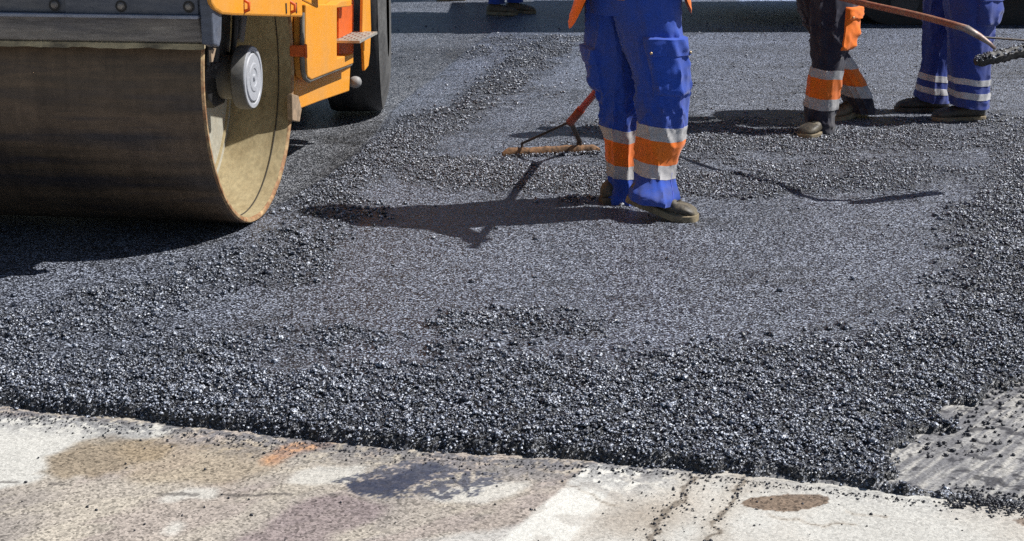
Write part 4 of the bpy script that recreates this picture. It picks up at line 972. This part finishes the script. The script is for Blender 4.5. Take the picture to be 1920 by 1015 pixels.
b.face(rows[0]); b.face(rows[-1][::-1]); rb = b.build('rake_board', M['rustboard'], rk, auto=50, world=True)
r = np.random.default_rng(15); pp = []; ss = []
for _ in range(420):
    q = A_.lerp(B_, r.uniform(.02, .98)) + bperp * r.uniform(-.045, -.012) * 1.0; pp.append((q.x, q.y, r.uniform(.0, .020) + .004)); ss.append(r.uniform(.003, .007))
chips('caked_asphalt', np.array(pp), np.array(ss), None, None, 19); ch = bpy.data.objects['caked_asphalt']; ch['kind'] = 'stuff'; ch.parent = rk; ch.matrix_parent_inverse = rk.matrix_world.inverted()
# ---- worker in dark trousers --------------------------------------------------
w2 = empty('person', G(1560, 240)); tag(w2, 'worker in dark navy trousers with orange thigh pocket striding between the two blue trousered workers', 'person'); bpy.context.view_layer.update()
Yn, Yf = 7.72, 8.12
near = [(1507, 1567, 243, 7.72), (1507, 1566, 228, Yn), (1506, 1566, 212, Yn), (1507, 1571, 195, Yn), (1509, 1575, 165, Yn), (1513, 1579, 140, Yn), (1519, 1583, 122, Yn), (1520, 1590, 98, 7.74), (1518, 1600, 70, 7.76), (1518, 1606, 30, 7.80), (1520, 1610, 0, 7.83), (1520, 1612, -60, 7.9), (1522, 1612, -110, 7.92)]
farl = [(1585, 1640, 208, 8.22), (1578, 1638, 192, 8.22), (1572, 1632, 175, 8.2), (1563, 1622, 155, 8.18), (1553, 1612, 132, 8.16), (1540, 1596, 104, 8.13), (1522, 1572, 80, 8.1), (1508, 1552, 55, 8.05), (1499, 1545, 30, 8.0), (1494, 1545, 0, 7.97), (1492, 1550, -60, 7.95), (1492, 1560, -110, 7.93)]
bn = [(127, 143, M['tape'], 'reflective_band'), (143, 180, M['hivis'], 'orange_band'), (180, 201, M['tape'], 'reflective_band')]
bf = [(103, 124, M['tape'], 'reflective_band'), (124, 156, M['hivis'], 'orange_band'), (156, 178, M['tape'], 'reflective_band')]
LG = person_legs(w2, [(near, bn, 2.0, M['navy'], dict(knee=.50, depth=1.0)), (farl, bf, 8.0, M['navy'], dict(knee=.50, depth=1.1))])
m1, r1_, z1_ = LG[0]; pocket(r1_, z1_, zl_at(8, near), zl_at(90, near), R(-74), R(22), .016, M['hivis'], m1, flap=.06, snap=True, seed=7, wr=.003)
face = V((-.62, -.78, 0)).normalized(); side = V((-.78, .62, 0)).normalized()      # side = his right
hR, hL = V((1.52, 7.98, .86)), V((1.68, 7.86, .86)); pel = V((1.60, 7.92, .96))
hipshell(w2, M['navy'], V((1.60, 7.92, .80)), V((1.60, 7.92, 1.06)), side, face, .17, .13)
che = pel + face * .09 + V((0, 0, .33)); nek = pel + face * .15 + V((0, 0, .52)); hed = nek + face * .06 + V((0, 0, .17))
# shovel-like lute held in front, its end raised over the mat
E0 = atY(1812, 54, 6.2); E1 = V((1.57, 6.85, .765)); ld = (E1 - E0).normalized(); LH = E0 + ld * 1.75
gR = E0 + ld * 1.62; gL = E0 + ld * 1.18
shc = che.lerp(nek, .72)
eR = arm_elbow(shc + side * .19, gR, side * .5 + V((0, 0, -.8))); eL = arm_elbow(shc - side * .19, gL, -side * .5 + V((0, 0, -.8)))
J = joints(pel, che, nek, hed, side, face, (cen(LG, 0, .84), cen(LG, 1, .84)), (cen(LG, 0, .5), cen(LG, 1, .5)), (cen(LG, 0, .1), cen(LG, 1, .12)), (eL, eR), (gL, gR), (ld, ld), flips=(-1, 1))
person_body(w2, J, M['skin'])
jacket(w2, J, M['hivis'], lambda an: -.03 + .20 * math.exp(-(((an - R(25) + PI) % (2 * PI) - PI) / .22) ** 2), tapez=(.25, .62), r0=(.22, .165))
boot(w2, None, R(238), .30, 0, M['leather'], M['sole_pale'], ankle=cen(LG, 0, .1))
boot(w2, None, R(214), .285, .035, M['leather_tan'], M['sole_pale'], ankle=cen(LG, 1, .13))
lt = empty('asphalt_lute', E0); tag(lt, 'wooden handled asphalt lute lifted off the mat, crossing in front of the dull blue trousers', 'lute'); bpy.context.view_layer.update()
b = MB(); N = 22; b.tube([E0.lerp(LH, i / N) + V((0, 0, .004 * math.sin(i * .5))) for i in range(0, N + 1)], [.0145 + .001 * mn.noise(V((i * .6, 0, 3))) for i in range(0, N + 1)], 14); b.build('handle', M['woodpole'], lt, smooth=True, world=True)
b = MB(); b.tube([E0.lerp(LH, .03), E0, atY(1836, 68, 6.19), atY(1856, 82, 6.18), atY(1866, 92, 6.17)], [.0165, .019, .016, .010, .008], 14, flat=.8); b.build('ferrule', M['ferrule'], lt, smooth=True, world=True)
HA, HB = V((1.90, 6.13, .585)), V((2.36, 6.32, .66)); hb = (HB - HA).normalized()
b = MB(); N = 46; rows = []; hp = V((-hb.y, hb.x, 0))
for i in range(N + 1):
    u = i / N; p = HA.lerp(HB, u); e = min(1, u * 9) ** .5
    pr = [(-.034, -.010), (-.036, .008), (-.014, .026), (.016, .022), (.032, .004), (.022, -.020), (-.010, -.026)]
    rows.append([b.bm.verts.new(p + hp * (y * (.35 + .65 * e) + .006 * mn.noise(V((u * 34, y * 50, z * 50)))) + V((0, 0, (z * (.45 + .55 * e)) + .008 * mn.noise(V((u * 42, z * 60, y * 60 + 5)))))) for y, z in pr])
for a_, c_ in zip(rows, rows[1:]):
    for i in range(len(a_)): b.face([a_[i], a_[(i + 1) % len(a_)], c_[(i + 1) % len(a_)], c_[i]])
b.face(rows[0]); b.face(rows[-1][::-1]); lh = b.build('lute_head', M['black'], lt, auto=30, world=True)
r = np.random.default_rng(5); pp = []; ss = []
for _ in range(620):
    u = r.uniform(.0, 1); p = HA.lerp(HB, u) + hp * r.uniform(-.034, .03) * min(1, u * 8 + .3) + V((0, 0, r.uniform(.004, .022))); pp.append(p); ss.append(r.uniform(.004, .0085))
ch = chips('clinging_asphalt', np.array([tuple(p) for p in pp]), np.array(ss), None, None, 9)
ch['kind'] = 'stuff'; ch.parent = lt; ch.matrix_parent_inverse = lt.matrix_world.inverted()
b = MB(); b.tube([atY(1842, 70, 6.19), atY(1925, 76, 6.30), atY(2000, 82, 6.36), HB + V((0, 0, .01))], .0045, 8); b.build('brace', M['toolsteel'], lt, auto=50, world=True)
# ---- worker in dull blue ------------------------------------------------------
w3 = empty('person', G(1790, 215)); tag(w3, 'worker in plain blue trousers with two narrow pale stripes, standing behind the lute head', 'person'); bpy.context.view_layer.update()
Yn, Yf = 8.12, 8.42
near = [(1779, 1854, 197, Yn), (1779, 1853, 180, Yn), (1778, 1854, 155, Yn), (1777, 1856, 130, Yn), (1776, 1860, 90, Yn), (1774, 1866, 50, Yn), (1770, 1871, 20, Yn), (1768, 1872, 0, Yn), (1762, 1872, -60, 8.16), (1758, 1870, -120, 8.2)]
farl = [(1716, 1779, 187, Yf), (1717, 1779, 175, Yf), (1721, 1779, 150, Yf), (1727, 1779, 125, Yf), (1728, 1785, 90, Yf), (1729, 1795, 50, Yf), (1730, 1805, 20, Yf), (1732, 1812, 0, Yf), (1738, 1826, -60, 8.36), (1742, 1840, -120, 8.3)]
bn = [(143, 154, M['whitetape'], 'reflective_band'), (168, 180, M['whitetape'], 'reflective_band')]
bf = [(137, 148, M['whitetape'], 'reflective_band'), (160, 171, M['whitetape'], 'reflective_band')]
LG = person_legs(w3, [(near, bn, 3.0, M['blue_dull'], dict(knee=.50, depth=1.05, amp=.8)), (farl, bf, 12.0, M['blue_dull'], dict(knee=.50, depth=1.1, amp=.8))])
m1, r1_, z1_ = LG[0]; pocket(r1_, z1_, zl_at(-30, near), zl_at(43, near), R(-95), R(5), .014, M['blue_dull'], m1, seed=9)
face = V((-.97, -.22, 0)).normalized(); side = V((-.22, .97, 0)).normalized()
pel = V((2.47, 8.28, .97)); hR, hL = pel + side * .09 - V((0, 0, .08)), pel - side * .09 - V((0, 0, .08))
hipshell(w3, M['blue_dull'], pel - V((0, 0, .15)), pel + V((0, 0, .1)), side, face, .17, .14)
che = pel + face * .04 + V((0, 0, .33)); nek = pel + face * .06 + V((0, 0, .52)); hed = nek + face * .05 + V((0, 0, .17)); shc = che.lerp(nek, .72)
gR = V((2.257, 8.44, .69)); gL = V((2.20, 8.08, 1.08)); vd = V((0, 1, .1))
eR = arm_elbow(shc + side * .19, gR, side * .4 - face * .6 + V((0, 0, -.5))); eL = arm_elbow(shc - side * .19, gL, -side * .4 - face * .6 + V((0, 0, -.5)))
J = joints(pel, che, nek, hed, side, face, (cen(LG, 0, .84), cen(LG, 1, .84)), (cen(LG, 0, .5), cen(LG, 1, .5)), (cen(LG, 0, .1), cen(LG, 1, .1)), (eL, eR), (gL, gR), (vd, vd), flips=(1, -1))
person_body(w3, J, M['skin'])
jacket(w3, J, M['hivis'], lambda an: -.05 + .25 * math.exp(-(((an - R(120) + PI) % (2 * PI) - PI) / .22) ** 2), tapez=(.25, .62), r0=(.22, .175))
boot(w3, None, R(187), .295, 0, M['leather_dark'], M['sole_pale'], width=.056, ankle=cen(LG, 0, .1))
boot(w3, None, R(179), .30, 0, M['leather_dark'], M['sole'], width=.056, ankle=cen(LG, 1, .1))
# ---- two workers far off, only their feet come into the photo -------------------
def far_worker(label, base, yaw, tmat, bmat, seed, stride=.30):
    w = empty('person', base); tag(w, label, 'person'); bpy.context.view_layer.update()
    f = V((math.cos(yaw), math.sin(yaw), 0)); s_ = V((f.y, -f.x, 0))
    aL, aR = base + f * stride * .5 - s_ * .09, base - f * stride * .5 + s_ * .09
    pel = base + V((0, 0, .96))
    for sg, an, i in ((-1, aL, 0), (1, aR, 1)):
        hip = pel + s_ * sg * .09 - V((0, 0, .06)); rings = []
        for j in range(40):
            u = j / 39; p = (an + V((0, 0, .10))).lerp(hip, u); rr_ = float(np.interp(u, [0, .15, .5, 1], [.075, .075, .085, .105]))
            rings.append([p + V((math.cos(2 * PI * k / 28), math.sin(2 * PI * k / 28), 0)) * (rr_ + .5 * fold(2 * PI * k / 28, u * .85, seed + i, .42)) for k in range(28)])
        b, rr = lofts(rings); tl = b.build('trouser_leg', tmat, w, auto=60, world=True)
        for j in (8, 12):
            rs = [[p + (p - sum(r_, Vector()) / 28).normalized() * .003 for p in r_] for r_ in rings[j:j + 3]]; b, rr = lofts(rs); b.build('reflective_band', M['tape'], tl, auto=60, world=True)
        boot(w, V((an.x, an.y, 0)) + f * .20, yaw, .29, 0, bmat, M['sole_pale'])
    hipshell(w, tmat, pel - V((0, 0, .14)), pel + V((0, 0, .1)), s_, f, .17, .13)
    che = pel + f * .05 + V((0, 0, .33)); nek = pel + f * .08 + V((0, 0, .52)); hed = nek + f * .04 + V((0, 0, .17)); shc = che.lerp(nek, .72)
    gL, gR = pel - s_ * .26 + f * .10 - V((0, 0, .06)), pel + s_ * .26 + f * .06 - V((0, 0, .08)); ax = f
    eL = arm_elbow(shc - s_ * .19, gL, -f - s_ * .3); eR = arm_elbow(shc + s_ * .19, gR, -f + s_ * .3)
    J = joints(pel, che, nek, hed, s_, f, (pel - s_ * .09 - V((0, 0, .08)), pel + s_ * .09 - V((0, 0, .08))), ((aL + pel) / 2, (aR + pel) / 2), (aL + V((0, 0, .09)), aR + V((0, 0, .09))), (eL, eR), (gL, gR), (ax, ax), flips=(1, -1))
    person_body(w, J, M['skin'], .012); jacket(w, J, M['hivis'], lambda an: .0, tapez=(.25, .62), r0=(.21, .16))
b0 = G(948, 26); far_worker('distant worker whose blue trouser hems and dusty boots stand in the shadow band', V((b0.x, b0.y, 0)), R(-18), M['blue'], M['leather_tan'], 21, .12)
b0 = G(880, 3); far_worker('farthest worker, only the boots showing at the top edge past the shadow band', V((b0.x, b0.y + .25, 0)), R(190), M['navy'], M['leather_dark'], 25, .30)
# ---- paver behind, its underside and crawler reach into the top right corner ----
pv = empty('asphalt_paver', (3.6, 13.9, 0)); tag(pv, 'dark asphalt paver on crawler tracks filling the top right corner, casting the long shadow band', 'paver')
bpy.context.view_layer.update()
b = MB(); b.prism([(1.75, .55), (1.75, 1.9), (2.6, 2.2), (7.2, 2.2), (7.2, .45), (2.3, .40)], 12.75, 15.1, axis='y'); b.build('body', M['paveryellow'], pv, bevel=.03, world=True)
b = MB(); b.prism([(.95, .9), (.75, 1.5), (.75, 2.75), (1.2, 2.75), (1.745, 1.9), (1.745, .6)], 12.6, 13.9, axis='y'); b.prism([(.95, .9), (.8, 1.7), (1.745, 1.7), (1.745, .6)], 13.902, 15.2, axis='y'); b.build('hopper', M['pavermetal'], pv, world=True)
b = MB(); b.box(2.2, 7.0, 12.7, 15.0, .26, .448); b.build('underframe', M['black'], pv, bevel=.02, world=True)
for y0 in (13.05, 14.55):
    rr_ = .34; x0, x1 = 3.25, 6.2; prof = []
    for k in range(25): a = PI / 2 + PI * k / 24; prof.append((x0 + rr_ * math.cos(a), rr_ + rr_ * math.sin(a)))
    for k in range(25): a = -PI / 2 + PI * k / 24; prof.append((x1 + rr_ * math.cos(a), rr_ + rr_ * math.sin(a)))
    b = MB(); b.prism(prof, y0 - .17, y0 + .17, axis='y'); tk = b.build('crawler_track', M['black'], pv, bevel=.01, world=True)
    for i in range(5): b = MB(); b.lathe([(-.185, .0001), (-.185, .12), (-.172, .13)], 24, (x0 + .1 + i * .68, y0, .20), axis='y'); b.build('road_wheel', M['pavermetal'], tk, auto=40, world=True)
for x, y in ((3.2, 12.9), (3.2, 14.9), (5.2, 12.9), (5.2, 14.9)): b = MB(); b.tube([(x, y, 2.2), (x, y, 3.2)], .04, 10); b.build('canopy_post', M['black'], pv, smooth=True, world=True)
b = MB(); b.box(2.2, 5.5, 12.6, 15.2, 3.2, 3.28); b.build('canopy_roof', M['paveryellow'], pv, bevel=.02, world=True)
# ------------------------------------------------------------------ light, sky, camera
W = bpy.data.worlds.new('World'); SC.world = W; W.use_nodes = True; nt = W.node_tree
sky = nt.nodes.new('ShaderNodeTexSky'); sky.sky_type = 'NISHITA'; sky.sun_disc = False
sky.sun_elevation = R(SUN_EL); sky.sun_rotation = R(90 - SUN_AZ); sky.air_density = 1.0; sky.dust_density = .6; sky.ozone_density = 1.4
nt.links.new(sky.outputs[0], nt.nodes['Background'].inputs[0]); nt.nodes['Background'].inputs[1].default_value = .058
sl = bpy.data.lights.new('sun', 'SUN'); sl.energy = 5.6; sl.angle = R(.5); sl.color = (1.0, .97, .92)
so = bpy.data.objects.new('sun', sl); COL.objects.link(so)
sd = Vector((math.cos(R(SUN_EL)) * math.cos(R(SUN_AZ)), math.cos(R(SUN_EL)) * math.sin(R(SUN_AZ)), math.sin(R(SUN_EL))))
so.location = sd * 20; so.rotation_euler = sd.to_track_quat('Z', 'Y').to_euler()
cd = bpy.data.cameras.new('camera'); cam = bpy.data.objects.new('camera', cd); COL.objects.link(cam); SC.camera = cam
cam.location = CAM; cam.rotation_euler = (PI / 2 - PITCH, 0, 0); cd.sensor_width = 36; cd.lens = FPX / 1920 * 36; cd.clip_end = 1500; cd.clip_start = .05
SC.view_settings.view_transform = 'Standard'; SC.view_settings.look = 'None'; SC.view_settings.exposure = 0; SC.view_settings.gamma = 1
SC.cycles.max_bounces = 6; SC.cycles.use_denoising = False
